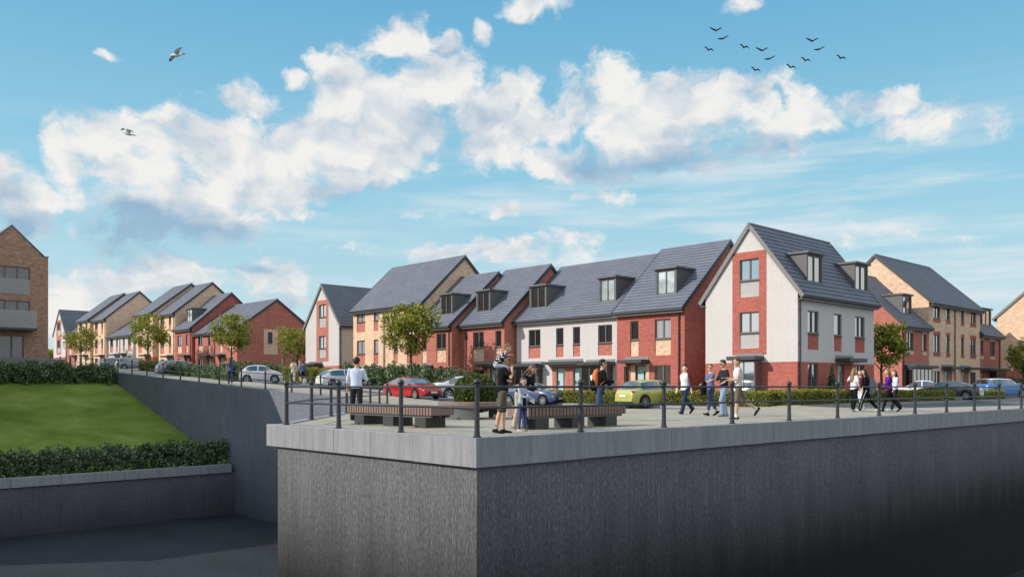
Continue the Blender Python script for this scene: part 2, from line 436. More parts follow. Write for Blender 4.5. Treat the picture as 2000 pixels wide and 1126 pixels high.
sheet('dock_floor', [(-400,-300),(400,-300),(400,12.9),(10.9,12.9),(10.9,20.9),(25.6,37.3),(25.6,54.6),(-400,54.6)], M['dockfloor'], 0, lambda x, y: -7.45, cuts=False)

def strip_kerb(name, pts, w=.14, drop=.12):
    mb = MB(); L = []
    for k, (x, y) in enumerate(pts):
        a = Vector(pts[max(k-1,0)]); b = Vector(pts[min(k+1,len(pts)-1)])
        d = (b-a).normalized(); n = Vector((-d.y, d.x)); L.append((Vector((x,y)), n))
    dens = []
    for (p, n), (q, m) in zip(L, L[1:]):
        k = max(1, int((q-p).length/4))
        for j in range(k): dens.append((p.lerp(q, j/k), n.lerp(m, j/k)))
    dens.append(L[-1])
    for (p, n), (q, m) in zip(dens, dens[1:]):
        z0, z1 = gz(*p)+.006, gz(*q)+.006
        a, b = p + n*0, p + n*w; c, d = q + m*w, q + m*0
        mb.face([(a.x,a.y,z0),(d.x,d.y,z1),(c.x,c.y,z1),(b.x,b.y,z0)])
        mb.face([(a.x,a.y,z0-drop),(d.x,d.y,z1-drop),(d.x,d.y,z1),(a.x,a.y,z0)])
        mb.face([(b.x,b.y,z0),(c.x,c.y,z1),(c.x,c.y,z1-drop),(b.x,b.y,z0-drop)])
    return tag(mb.build(name, M['kerb']), kind='structure')
strip_kerb('kerb', ROAD_FRONT)
strip_kerb('kerb', [(x-.001, y-.001) for x, y in ROAD_BACK])

# ------------------------------------------------------------------ dock walls
t = thing('dock_wall', 'tall grey pier corner wall with a pale concrete coping in the foreground', 'dock wall', (10.87,12.64,-7.5))
O = (10.87,12.64,-7.5)
mb = MB()
mb.face([(10.97,20.85,-7.6),(10.97,12.74,-7.6),(10.97,12.74,-.57),(10.97,20.85,-.57)])
mb.face([(10.97,12.74,-7.6),(160,12.74,-7.6),(160,12.74,-.57),(10.97,12.74,-.57)])
mb.face([(25.5,37.0,-7.6),(10.97,20.85,-7.6),(10.97,20.85,-.02),(25.5,37.0,-.02)])
mb.face([(160,12.74,-7.6),(160,30,-7.6),(160,30,-.02),(160,12.74,-.02)])
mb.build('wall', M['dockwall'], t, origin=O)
mb = MB(); g = .004
ys = [12.64 + .45] + [14.7+1.6*k for k in range(4)] + [21.3]
# mitred corner stone
for (za, zb) in ((-.58, 0),):
    c = [(10.87,12.64),(14.0,12.64),(14.0,13.09),(11.32,13.09),(11.32,14.7-g),(10.87,14.7-g)]
    mb.face([(x,y,zb) for x,y in c]); mb.face([(x,y,za) for x,y in c][::-1])
    for a, b in zip(c, c[1:]+c[:1]): mb.face([(*a,za),(*b,za),(*b,zb),(*a,zb)])
for a, b in zip(ys[1:], ys[2:]): mb.box(10.87, a+g, -.58, 11.32, b-g, 0)
x = 14.0
while x < 158: mb.box(x+g, 12.64, -.58, x+1.6-g, 13.09, 0); x += 1.6
mb.build('coping', M['coping'], t, bevel=.012, origin=O)
mb = MB(); d = Vector((14.53,16.15)).normalized(); nn = Vector((d.y,-d.x))
a = Vector((10.97,20.9)); b = Vector((25.5,37.05))
pts = [a, a+nn*.34, b+nn*.34, b]
a, b = Vector((11.4,21.36)), Vector((25.5,37.05))
mb.face([(p.x,p.y,.03) for p in (a, a+nn*.3, b+nn*.3, b)])
for p, q in ((a, a+nn*.3), (a+nn*.3, b+nn*.3), (b+nn*.3, b), (b, a)): mb.face([(p.x,p.y,-.1),(q.x,q.y,-.1),(q.x,q.y,.03),(p.x,p.y,.03)])
mb.build('edge_kerb', M['coping'], t, origin=O)

t = thing('quay_wall', 'long ribbed concrete quay wall rising to the left below the promenade railing', 'quay wall', (25.5,60,-7.5))
mb = MB(); ys = [37.0,42,50,60,68,77,84,92,116,140,170]
for a, b in zip(ys, ys[1:]):
    za, zb = lerp_pts(QUAY,a), lerp_pts(QUAY,b)
    mb.face([(25.5,b,-7.6),(25.5,a,-7.6),(25.5,a,za),(25.5,b,zb)])
    mb.face([(25.5,b,zb),(25.5,a,za),(25.92,a,za+.004),(25.92,b,zb+.004)])
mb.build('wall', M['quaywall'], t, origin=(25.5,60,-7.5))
t = thing('bank_wall', 'low dark retaining wall with a pale coping under the bottom hedge', 'retaining wall', (10,54.4,-7.5))
mb = MB(); mb.face([(-60,54.4,-7.6),(25.5,54.4,-7.6),(25.5,54.4,-4.65),(-60,54.4,-4.65)])
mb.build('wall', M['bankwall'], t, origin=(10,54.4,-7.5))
mb = MB(); x = -58.0
while x < 25: mb.box(x+g, 54.25, -4.68, min(x+2.6-g, 25.45), 54.9, -4.14); x += 2.6
mb.build('coping', M['coping'], t, bevel=.012, origin=(10,54.4,-7.5))
mb = MB(); mb.box(-60,79.2,-1,21.9,79.5,3.32); mb.box(-60,79.16,3.22,21.93,79.54,3.36)
tag(mb.build('retaining_wall', M['coping'], origin=(10,79.2,1)), 'pale grey garden wall behind the top hedge beside the brown brick block', 'retaining wall')

# ------------------------------------------------------------------ railings
POST = [(0,0),(.085,0),(.085,.02),(.062,.035),(.058,.1),(.054,.14),(.048,.95),(.046,1.0),(.066,1.015),(.066,1.045),(.05,1.06)]
CAP = [(.05,1.058),(.075,1.075),(.08,1.1),(.066,1.135),(.03,1.165),(0,1.172)]
pm = MB(); pm.lathe(POST, n=14); cm = MB(); cm.lathe(CAP, n=14)
def railing(name, label, pts, k=1.0, rails=(1.0,.58), rr=.026, bays=None, group=None, caps=True):
    o = thing(name, label, 'railing', pts[0], 0, group)
    p0 = Vector(pts[0])
    for q in pts:
        m = MB(); m.lathe([(r*k, z) for r, z in POST], c=Vector(q)-p0, n=14); po = m.build('post', M['rail'], o, smooth=40, uv=False)
        if caps:
            m = MB(); m.lathe([(r*k, z) for r, z in CAP], c=Vector(q)-p0, n=14); m.build('post_cap', M['rail'], po, smooth=50, uv=False)
    for h in rails:
        m = MB(); m.tube([Vector(q)-p0+Vector((0,0,h)) for q in pts], rr, 10); m.build('rail', M['rail'], o, smooth=50, uv=False)
    return o
yl = [12.81, 15.37, 17.93, 20.5]
railing('railing', 'dark grey railing along the front left edge of the pier, four posts', [(11.04, y, 0) for y in yl])
xr = [11.04 + 3.04*k for k in range(38)]
railing('railing', 'long dark grey railing along the right hand edge of the pier above the wall', [(x, 12.81, .002) for x in xr[1:]], )
m = MB(); 
for h in (1.0,.58): m.tube([(0,0,h),(3.04,0,h)], .026, 10)
o = [q for q in bpy.data.objects if q.name == 'railing.001'][0]
m2 = MB(); [m2.tube([(-3.04,0,h-.002),(0,0,h-.002)], .026, 10) for h in (1.0,.58)]
m2.build('rail', M['rail'], o, smooth=50, uv=False)
dch = (Vector((25.7,37.0)) - Vector((11.04,20.5)))
railing('railing', 'dark grey railing running diagonally back behind the benches', [(11.04+dch.x*k/7, 20.5+dch.y*k/7, .03) for k in range(1,8)])
o = [q for q in bpy.data.objects if q.name.startswith('railing') and 'diagonally' in q.get('label','')][0]
m2 = MB(); [m2.tube([(-dch.x/7,-dch.y/7,h-.03),(0,0,h)], .026, 10) for h in (1.0,.58)]
m2.build('rail', M['rail'], o, smooth=50, uv=False)
railing('railing', 'dark railing climbing along the left promenade above the quay wall', [(25.76, 40.4+3.4*k, lerp_pts(QUAY,40.4+3.4*k)) for k in range(19)])
railing('railing', 'thin dark railing on the coping in front of the bottom hedge', [(x, 54.55, -4.14) for x in (8.0,11.4,14.8,18.2,21.6,24.9)][:5] + [(23.3,54.55,-4.14)], k=.8, rr=.02)

# ------------------------------------------------------------------ street furniture
def bench(label, loc, length, depth, rot):
    o = thing('bench', label, 'bench', loc, rot, 'slatted benches on the plaza')
    m = MB(); n = int(length/.105)
    for k in range(n):
        x = length*k/n; m.box(x+.012, 0, .31, x+length/n-.012, depth, .52)
    sl = m.build('seat', M['wood'], o, bevel=.006)
    m = MB()
    for y in (.1, depth-.16): m.box(.08, y, .27, length-.08, y+.06, .318)
    m.build('seat_rail', M['steel_mid'], o)
    for x in (.25, length/2-.28, length-.82):
        m = MB(); w = .56; th = .018
        m.box(x, .06, 0, x+.018, depth-.06, .27); m.box(x+w, .06, 0, x+w+.018, depth-.06, .27)
        m.box(x+.018, .3, 0, x+w, .32, .27); m.box(x+.018, .06, 0, x+w, depth-.06, th)
        m.build('leg', M['steel_dark'], o)
    return o
# left bench runs along Y, right bench along X
def bench2(label, loc, length, depth, along):
    o = thing('bench', label, 'bench', loc, 0, 'slatted benches on the plaza')
    sw = (lambda p: Vector((p.y, p.x, p.z))) if along == 'y' else None
    m = MB(sw); n = int(length/.115)
    for k in range(n):
        x = length*k/n; m.box(x+.016, 0, .31, x+length/n-.016, depth, .54)
    m.build('seat', M['wood'], o, bevel=.006)
    m = MB(sw)
    for y in (.06, depth/2-.03, depth-.12): m.box(.1, y, .25, length-.1, y+.06, .308)
    m.build('seat_rail', M['steel_mid'], o)
    for x in (.3, length/2-.22, length-.75):
        m = MB(sw); w = .42
        m.box(x, .05, 0, x+.02, depth-.05, .25); m.box(x+w, .05, 0, x+w+.02, depth-.05, .25)
        m.box(x+.02, .05, 0, x+w, .07, .25); m.box(x+.02, depth-.07, 0, x+w, depth-.05, .25)
        m.build('leg', M['steel_dark'], o)
    return o
bench2('slatted wooden bench on dark block legs behind the front left railing', (12.6,16.3,0), 3.75, .72, 'y')
bench2('slatted wooden bench on dark block legs behind the mother and girl', (13.75,14.15,0), 3.55, .72, 'x')
pc = (17.6, 20.5, 0)
o = thing('planter_seat', 'round wooden seat on a grey steel drum encircling the clipped bush', 'planter', pc)
m = MB(); m.lathe([(.78,.40),(1.16,.40),(1.18,.42),(1.18,.52),(1.16,.54),(.78,.54),(.78,.40)], n=48); m.build('seat', M['wood'], o, smooth=30)
m = MB(); m.lathe([(1.02,0),(1.06,0),(1.06,.40),(1.02,.40)], n=36, a0=R(95), a1=R(235)); m.build('drum', M['steel_mid'], o, smooth=30)
m = MB(); m.lathe([(1.0,0),(1.04,0),(1.04,.40),(1.0,.40)], n=10, a0=R(-15), a1=R(25)); m.build('drum', M['steel_mid'], o, smooth=30)

# ------------------------------------------------------------------ planting
def rdir(rng):
    z = rng.uniform(-1,1); a = rng.uniform(0,2*math.pi); q = math.sqrt(1-z*z)
    return Vector((q*math.cos(a), q*math.sin(a), z))
def leaves(name, pts, size, mat, parent=None, rng=random, out=None, asp=.5):
    v, f = [], []
    for k, p in enumerate(pts):
        a = rdir(rng)
        if out is not None: a = (a*.9 + out(p)).normalized()
        b = a.cross(rdir(rng)); b = b.normalized() if b.length > 1e-3 else Vector((1,0,0))
        L = rng.uniform(*size); W = L*asp; c = a.cross(b)*(L*.08)
        i = len(v)
        v += [tuple(p-a*(L*.5)), tuple(p+b*(W*.5)+c), tuple(p+a*(L*.5)), tuple(p-b*(W*.5)+c)]
        f.append((i,i+1,i+2,i+3))
    me = bpy.data.meshes.new(name); me.from_pydata(v, [], f); me.materials.append(mat)
    o = bpy.data.objects.new(name, me); COL.objects.link(o)
    if parent is not None: o.parent = parent
    return o
def tree(label, x, y, z, h, r, n, seed, size=(.16,.3), zc=.3, lean=0):
    rng = random.Random(seed)
    o = thing('street_tree', label, 'tree', (x,y,z), 0, 'young street trees')
    base = h*zc
    m = MB(); m.tube([(0,0,-.1),(.02,0,base*.5),(0,.03,base),(.05,0,h*.55),(.1*lean,0,h*.85)], [.11,.085,.075,.05,.015], 8)
    tips = []
    cz = base + (h-base)*.5; hz = (h-base)*.5
    for k in range(11):
        a = k*2.4 + rng.uniform(-.3,.3); st = base*rng.uniform(.92,1.0) + (h-base)*k/22
        e = Vector((math.cos(a)*r*rng.uniform(.55,.8)+lean*.4, math.sin(a)*r*rng.uniform(.55,.8), st + (h-base)*rng.uniform(.25,.42)))
        s0 = Vector((0,0,st)); mid = s0.lerp(e,.5) + Vector((0,0,-.06*r))
        m.tube([s0, mid, e], [.04,.026,.008], 6); tips.append(e)
    m.build('trunk', M['bark'], o, smooth=60, uv=False)
    cl = []
    for k in range(24):
        d = rdir(rng); u = rng.uniform(.45,.86)
        prof = 1.0 - .25*max(0, d.z)
        cl.append((Vector((d.x*r*u*prof+lean*.4, d.y*r*u*prof, cz + d.z*hz*u)), r*rng.uniform(.24,.40), rng.uniform(.5,1)))
    cl += [(e, r*.34, .8) for e in tips]
    pts = []
    while len(pts) < n:
        c, q, w = rng.choice(cl)
        if rng.random() > w: continue
        d = rdir(rng) * q * (rng.random()**.45); d.z *= .8
        p = c + d
        if p.z > base*.9: pts.append(p)
    leaves('crown', pts, size, M['leaf_tree'], o, rng)
    return o
tr = [('young green street tree in front of the buff houses behind the red car', 34.5, yX(803,34.5), 6.35, 2.1, 4600, .38, 0),
      ('young street tree before the red gable end behind the woman with the bag', 35, yX(452,35), 5.9, 2.1, 3600, .36, 0),
      ('young street tree before the buff houses above the dark shrubs of the promenade', 34, yX(289,34), 6.2, 2.25, 3400, .3, 0),
      ('farthest young street tree beside the brown brick block', 34, yX(158,34), 5.8, 2.15, 3000, .3, 0),
      ('young street tree partly hidden by the far white gabled house', 41, yX(581,41), 6.1, 2.1, 3000, .34, 0),
      ('small street tree growing past the right corner of the big white house', xY(1722,22.3), 22.3, 4.9, 1.5, 2800, .36, .5),
      ('small tree at the right edge of the view beyond the blue car', xY(2000,22.6), 22.6, 4.9, 1.5, 2400, .36, 0)]
for k, (lab, x, y, h, r, n, zc, ln) in enumerate(tr):
    tree(lab, x, y, gz(x,y)-.05, h, r, n, 40+k, zc=zc, lean=ln)

def shrub_proto(seed, n=1500):
    rng = random.Random(seed)
    o = thing('laurel_shrub', 'dark glossy laurel shrub', 'shrub')
    m = MB()
    for k in range(6):
        a = k*1.05; m.tube([(0,0,-.05),(.12*math.cos(a),.12*math.sin(a),.35),(.26*math.cos(a),.26*math.sin(a),.75)], [.02,.014,.006], 5)
    m.build('stem', M['bark'], o, uv=False)
    cl = [(Vector((rng.uniform(-.38,.38), rng.uniform(-.38,.38), rng.uniform(.06,.86))), rng.uniform(.13,.22)) for _ in range(34)]
    pts = []
    for k in range(n):
        c, q = rng.choice(cl); pts.append(c + rdir(rng)*q*(rng.random()**.4))
    leaves('foliage', pts, (.08,.14), M['leaf_dark'], o, rng, out=lambda p: Vector((p.x*1.2,p.y*1.2,.35)), asp=.55)
    return o
protos = [shrub_proto(s) for s in (1,2,3)]
used = [False]*3
def shrub(x, y, z, hgt, wid, label, group, rng):
    k = rng.randrange(3); s = (wid, wid, hgt); rot = rng.uniform(0, 6.28)
    if not used[k]:
        o = protos[k]; used[k] = True; o.location = (x,y,z); o.rotation_euler = (0,0,rot); o.scale = s; o['label'] = label
    else: o = dup(protos[k], (x,y,z), rot, s, label)
    o['group'] = group
    return o
rng = random.Random(5)
for k in range(14):
    x = 13.6 + .86*k
    shrub(x, 77.6+rng.uniform(-.15,.15), 1.2, rng.uniform(1.75,2.05), rng.uniform(1.5,1.75), 'dark laurel shrub in the hedge row at the top of the grass bank', 'laurel row at the top of the grass bank', rng)
for k in range(20):
    x = 9.0 + .83*k
    shrub(x, 55.8+rng.uniform(-.1,.1), -4.28, rng.uniform(1.55,1.95), rng.uniform(1.45,1.75), 'dark laurel shrub in the hedge row at the foot of the grass bank', 'laurel row at the foot of the grass bank', rng)
for k in range(14):
    y = 62.6 + .85*k; x = 29.2+rng.uniform(-.15,.15)
    shrub(x, y, gz(x,y)-.05, rng.uniform(1.05,1.3), rng.uniform(1.2,1.5), 'leafy green shrub beside the promenade left of the woman with the bag', 'shrubs beside the left promenade', rng)
for k in range(15):
    y = 63.5 + 1.0*k; x = 36+rng.uniform(-.2,.2)
    shrub(x, y, gz(x,y)-.05, rng.uniform(1.5,1.9), rng.uniform(1.6,1.9), 'leafy green shrub behind the small white car before the red gable end', 'shrubs behind the small white car', rng)
for k in range(13):
    y = 43.4 + 1.02*k; x = 35.6+rng.uniform(-.2,.2)
    shrub(x, y, gz(x,y)-.05, rng.uniform(1.7,2.35), rng.uniform(1.5,1.9), 'leafy green shrub behind the red car', 'shrubs behind the red car', rng)
for px, dx in ((1966,0),(1984,.4),(1999,-.3)):
    y = 24.3+dx; x = xY(px, y)
    shrub(x, y, gz(x,y)-.05, 1.7, 1.9, 'leafy shrub before the buff gable at the right edge behind the blue car', 'shrubs at the right edge', rng)

def clipped(label, runs, top, seed, dens=1500, w=.62, size=(.05,.09)):
    """box-clipped hedge: leaves all over a slightly bulging box, dark interior"""
    rng = random.Random(seed)
    (xa, ya), _ = runs[0]
    o = thing('clipped_hedge', label, 'hedge', (xa, ya, gz(xa,ya)))
    org = Vector((xa, ya, gz(xa,ya))); pts = []; core = MB()
    for (x0,y0),(x1,y1) in runs:
        d = Vector((x1-x0, y1-y0)); L = d.length; d.normalize(); n = Vector((-d.y, d.x))
        k = max(1, int(L/2))
        for j in range(k):
            p = Vector((x0,y0)) + d*(L*j/k); q = Vector((x0,y0)) + d*(L*(j+1)/k)
            zg = min(gz(*p), gz(*q)); a = p - n*(w/2-.07); b = p + n*(w/2-.07); c = q + n*(w/2-.07); e = q - n*(w/2-.07)
            zt = zg + top - .08
            lo = [Vector((v.x,v.y,zg-.05))-org for v in (a,e,c,b)]; hi = [Vector((v.x,v.y,zt))-org for v in (a,e,c,b)]
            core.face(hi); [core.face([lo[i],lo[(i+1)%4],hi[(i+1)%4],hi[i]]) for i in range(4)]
        for _ in range(int(dens*L*(top*2+w)/2.2)):
            s = rng.random()*L; u = rng.random()*(2*top+w); lump = .035*math.sin(s*5.1+seed)+.03*math.sin(s*11.3)+.02*math.sin(s*2.3)
            q = Vector((x0,y0)) + d*s; zg = gz(q.x,q.y)
            if u < top: off, zz = -w/2, u
            elif u < top+w: off, zz = u-top-w/2, top
            else: off, zz = w/2, u-top-w
            zz = zz*(1+lump) + rng.uniform(-.05,.03); off = off*(1+lump) + rng.uniform(-.05,.05)
            pts.append(Vector((q.x+n.x*off, q.y+n.y*off, zg+zz)) - org)
        for e, sg in ((Vector((x0,y0)),-1),(Vector((x1,y1)),1)):
            for _ in range(int(dens*top*w/2.2)):
                off = rng.uniform(-w/2,w/2); zz = rng.uniform(0,top)
                q = e + n*off + d*(sg*rng.uniform(0,.06)); pts.append(Vector((q.x,q.y,gz(q.x,q.y)+zz))-org)
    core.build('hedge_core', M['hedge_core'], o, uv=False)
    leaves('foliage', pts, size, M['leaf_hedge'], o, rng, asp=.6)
    return o
clipped('low clipped hedge between the blue car and the yellow green car', [((34,27.7),(34,33.0))], .62, 1)
clipped('low clipped hedge turning the corner in front of the big white house', [((34,19.6),(34,25.2)),((34.31,19.6),(40.3,19.6))], .62, 2)
clipped('low clipped hedge in front of the white saloon behind the girls', [((41.3,19.6),(54.6,19.6))], .56, 3, 1200)
clipped('short clipped hedge between the grey car and the blue car', [((58.4,19.6),(63.6,19.6))], .56, 4, 1100)
clipped('low clipped hedge before the far white gabled house', [((34.6,57.0),(34.6,64.5))], 1.15, 5, 700, size=(.08,.13))
clipped('yellowish clipped hedge on the left promenade between two grey cars', [((31,82.4),(31,86.0))], .9, 6, 700, w=1.2, size=(.08,.13))
# box ball in the planter
rng = random.Random(3)
o = thing('box_ball', 'dense clipped round bush growing inside the round seat', 'bush', pc)
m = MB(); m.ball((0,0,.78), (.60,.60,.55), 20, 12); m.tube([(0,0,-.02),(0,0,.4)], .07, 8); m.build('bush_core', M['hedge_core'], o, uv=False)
pts = []
for _ in range(7500):
    d = rdir(rng); lump = 1 + .05*math.sin(d.x*7+1)*math.sin(d.y*6) + rng.uniform(-.05,.04)
    pts.append(Vector((d.x*.68, d.y*.68, .8 + d.z*(.62 if d.z > 0 else .6)))*1 if False else Vector((d.x*.68*lump, d.y*.68*lump, .8 + d.z*.62*lump)))
leaves('foliage', pts, (.045,.085), M['leaf_box'], o, rng, asp=.6)
# topiary cone by the white house door
tx = xY(1625, 20.55)
o = thing('topiary_cone', 'small pointed conifer beside the front door of the big white house', 'shrub', (tx,20.55,gz(tx,20.55)))
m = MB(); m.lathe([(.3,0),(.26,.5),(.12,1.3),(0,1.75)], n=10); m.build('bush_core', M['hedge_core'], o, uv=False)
pts = []
for _ in range(1500):
    u = rng.random()**1.4; a = rng.uniform(0,6.28); r = (.40*(1-u)+.02)*(1+.16*math.sin(u*22))*rng.uniform(.8,1.08)
    pts.append(Vector((r*math.cos(a), r*math.sin(a), .05+1.8*u)))
leaves('foliage', pts, (.06,.12), M['leaf_dark'], o, rng, asp=.5)
# dark tree and brick wall glimpsed at the far left beside the brown block
tree_x = 30; ty = yX(96, 30)
o = tree('dark green tree glimpsed far off beside the brown brick block', xY(92,170), 170, 3.5, 4.4, 2.6, 2600, 77, size=(.3,.5), zc=.2)
o['group'] = 'far trees'
bx0 = yX(97, 38); 
m = MB(); m.box(37.9, 146.6, 3.2, 38.2, 158, 5.3); tag(m.build('garden_wall', M['red'], origin=(38,150,3.4)), 'far brick garden wall beside the far left white gabled house', 'garden wall')
# ------------------------------------------------------------------ houses
# Local frame of a house: x runs along its street front (to the right seen from the street), y goes into the house, z up.
def rect(a0, a1, z0, z1, wp): return [wp(a0,0,z0), wp(a1,0,z0), wp(a1,0,z1), wp(a0,0,z1)]
class House:
    def __init__(s, label, loc, facing, w, dep, eave, ridge, wall, gable='side', group=None, cat='house', basemat=None, baseh=2.05):
        s.o = thing('house', label, cat, loc, R(-90) if facing == '-X' else 0, group)
        s.w, s.dep, s.eave, s.ridge, s.wall, s.gable, s.basemat, s.baseh = w, dep, eave, ridge, wall, gable, basemat, baseh
        s.front = lambda a, d, z: Vector((a, d, z))
        s.right = lambda a, d, z: Vector((s.w - d, a, z))
        s.left = lambda a, d, z: Vector((d, s.dep - a, z))
        s.holes = {'front': [], 'right': [], 'left': []}
    def wpf(s, side): return getattr(s, side)
    def B(s, side='front'):
        f = s.wpf(side); return MB(lambda p: f(p.x, p.y, p.z))
    # ---- openings
    def window(s, side, a0, a1, z0, z1, lights=2, panel=None, pmat=None, glass='glass_dark', parent=None, cut=True, rec=.10, wall=None):
        if cut: s.holes[side].append((a0, a1, panel if panel is not None else z0, z1, wall))
        m = s.B(side); t = .055; y0, y1 = rec-.035, rec+.045
        m.box(a0+.002, y0, z1-t, a1-.002, y1, z1-.002); m.box(a0+.002, y0, z0+.002, a1-.002, y1, z0+t)
        m.box(a0+.002, y0, z0+t, a0+t, y1, z1-t); m.box(a1-t, y0, z0+t, a1-.002, y1, z1-t)
        for k in range(1, lights):
            c = a0 + (a1-a0)*k/lights; m.box(c-.035, y0+.004, z0+t, c+.035, y1-.004, z1-t)
        if lights: m.box(a0-.03 if cut else a0, -.05, z0-.035, a1+.03 if cut else a1, y0-.001, z0-.001)
        fr = m.build('window', M['frame'], parent or s.o, uv=False)
        m = s.B(side); m.face([(a0+t,rec+.02,z0+t),(a1-t,rec+.02,z0+t),(a1-t,rec+.02,z1-t),(a0+t,rec+.02,z1-t)])
        if parent is None: m.build('pane', M[glass], fr, uv=False)
        else: m.build('pane', M[glass], parent, uv=False)
        if panel is not None:
            m = s.B(side); m.face([(a0,.05,panel),(a1,.05,panel),(a1,.05,z0-.036),(a0,.05,z0-.036)])
            m.build('panel', M[pmat], s.o)
        return fr
    def door(s, side, a0, a1, z1=2.05, slit=True, z0=0.0):
        s.holes[side].append((a0, a1, z0, z1, None))
        m = s.B(side); t = .06
        m.box(a0+.002, .10, z0, a0+t, .19, z1-.002); m.box(a1-t, .10, z0, a1-.002, .19, z1-.002); m.box(a0+t, .10, z1-t, a1-t, .19, z1-.002)
        fr = m.build('door_frame', M['frame'], s.o, uv=False)
        m = s.B(side); m.box(a0+t+.002, .13, z0+.01, a1-t-.002, .17, z1-t-.002); d = m.build('door', M['door'], s.o, uv=False)
        m = s.B(side); c = a1-t-.2; m.box(c, .12, z0+.5, c+.1, .128, z1-.35); m.build('glazing_slit', M['glass_dark'], d, uv=False)
        m = s.B(side); m.box(a0+t+.08, .07, z0+.95, a0+t+.11, .12, z0+1.2); m.build('handle', M['steel_mid'], d, uv=False)
    def surround(s, side, a0, a1, z0, z1, mat, d=.012):
        """band of different brick laid 12 mm proud, with the openings already listed cut out of it"""
        f = s.wpf(side); hs = [h for h in s.holes[side] if h[0] > a0 and h[1] < a1 and h[2] > z0-.001 and h[3] < z1+.001]
        o = [f(a0,-d,z0), f(a1,-d,z0), f(a1,-d,z1), f(a0,-d,z1)]
        m = MB(); m.plate(o, [[f(h[0],-d,h[2]), f(h[1],-d,h[2]), f(h[1],-d,h[3]), f(h[0],-d,h[3])] for h in hs])
        m.build('brick_panel', M[mat], s.o)
    def canopy(s, side, a0, a1, z=2.16, out=.75, up=True, th=.2):
        m = s.B(side); m.box(a0, -out, z, a1, -.002, z+th); c = m.build('porch_canopy', M['dark'], s.o, bevel=.01, uv=False)
        if up:
            m = s.B(side); m.box(a0+.03, -.03, z+th+.002, a1-.03, -.004, z+th+.16); m.build('flashing', M['lead'], c, uv=False)
    def bay(s, side, a0, a1, z0=.35, z1=2.14, out=.6, glass='glass_dark', n=3):
        m = s.B(side); t = .05
        for k in range(n+1):
            c = a0+t/2 + (a1-a0-t)*k/n; m.box(c-t/2, -out, z0, c+t/2, -out+t, z1)
        m.box(a0, -out-.002, z1-.09, a1, -out+t+.002, z1); m.box(a0, -out-.002, z0, a1, -out+t+.002, z0+.08)
        for e in (a0, a1-t):
            m.box(e, -out+t+.003, z1-.09, e+t, -.003, z1); m.box(e, -out+t+.003, z0, e+t, -.003, z0+.08); m.box(e, -.06, z0+.08, e+t, -.004, z1-.09)
        b = m.build('bay_window', M['frame'], s.o, uv=False)
        m = s.B(side); m.face([(a0+t,-out+.03,z0+.06),(a1-t,-out+.03,z0+.06),(a1-t,-out+.03,z1-.06),(a0+t,-out+.03,z1-.06)])
        m.face([(a1-.03,-out+t,z0+.06),(a1-.03,-.01,z0+.06),(a1-.03,-.01,z1-.06),(a1-.03,-out+t,z1-.06)])
        m.face([(a0+.03,-.01,z0+.06),(a0+.03,-out+t,z0+.06),(a0+.03,-out+t,z1-.06),(a0+.03,-.01,z1-.06)])
        m.build('pane', M[glass], b, uv=False)
        m = s.B(side); m.box(a0-.03, -out-.03, -.1, a1+.03, -.003, z0-.002); m.build('bay_plinth', M[s.basemat or s.wall], s.o)
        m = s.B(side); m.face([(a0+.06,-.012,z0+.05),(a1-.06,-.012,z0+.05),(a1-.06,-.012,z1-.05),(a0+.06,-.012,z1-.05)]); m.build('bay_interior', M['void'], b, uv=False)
    def pipe(s, side, a, ztop=None, off=.07):
        zt = (ztop if ztop is not None else s.eave) - .06
        m = s.B(side); m.tube([(a,-.26,zt),(a,-.24,zt-.1),(a,-off-.02,zt-.32),(a,-off,zt-.42),(a,-off,0)], .04, 8)
        for z in (1.2, 2.9, 4.6):
            if z < zt-.6: m.box(a-.06, -off-.03, z, a+.06, -.002, z+.04)
        m.build('downpipe', M['steel_dark'], s.o, smooth=50, uv=False)
    # ---- dormer on the roof slope above `side`
    def dormer(s, side, a0, a1, glass='glass_dark', d0=.68, h0=.42, ht=1.98, lights=2):
        pitch = (s.ridge-s.eave)/((s.dep if s.gable == 'side' else s.w)/2)
        z1 = s.eave + ht + .35; db = (z1 - s.eave)/pitch + .15
        m = s.B(side); fw = .13
        zs = z1-.12
        # cheeks
        zf = s.eave + d0*pitch - .12
        for a in (a0, a1):
            q = [(a,d0,zf),(a,d0,zs),(a,(zs-s.eave)/pitch+.06,zs)]
            m.face(q if a == a0 else q[::-1]); 
        # front with a hole
        f = s.wpf(side); wz0, wz1 = zf+.30, zs-.07; wa0, wa1 = a0+fw, a1-fw
        mm = MB(); fr = lambda a,z: f(a,d0,z)
        mm.plate([fr(a0,zf),fr(a1,zf),fr(a1,zs),fr(a0,zs)], [[fr(wa0,wz0),fr(wa1,wz0),fr(wa1,wz1),fr(wa0,wz1)]], depth=.12, dirn=(f(0,1,0)-f(0,0,0)))
        m2 = MB(); m2.v = m.v + mm.v; n0 = len(m.v); m2.f = m.f + [[i+n0 for i in q] for q in mm.f]; m2.m = m.m + mm.m
        d = m2.build('dormer', M['dormer'], s.o, uv=False)
        m = s.B(side); m.box(a0-.1, d0-.14, zs, a1+.1, db, z1); m.build('dormer_roof', M['dormer'], d, bevel=.01, uv=False)
        m = s.B(side); m.box(a0-.02, d0-.03, zf-.04, a1+.02, d0-.002, zf+.2); m.build('apron', M['lead'], d, uv=False)
        # window in front coordinates shifted in by d0
        w = s.B(side); t = .05
        y0, y1 = d0+.03, d0+.11
        w.box(wa0+.002,y0,wz1-t,wa1-.002,y1,wz1-.002); w.box(wa0+.002,y0,wz0+.002,wa1-.002,y1,wz0+t); w.box(wa0+.002,y0,wz0+t,wa0+t,y1,wz1-t); w.box(wa1-t,y0,wz0+t,wa1-.002,y1,wz1-t)
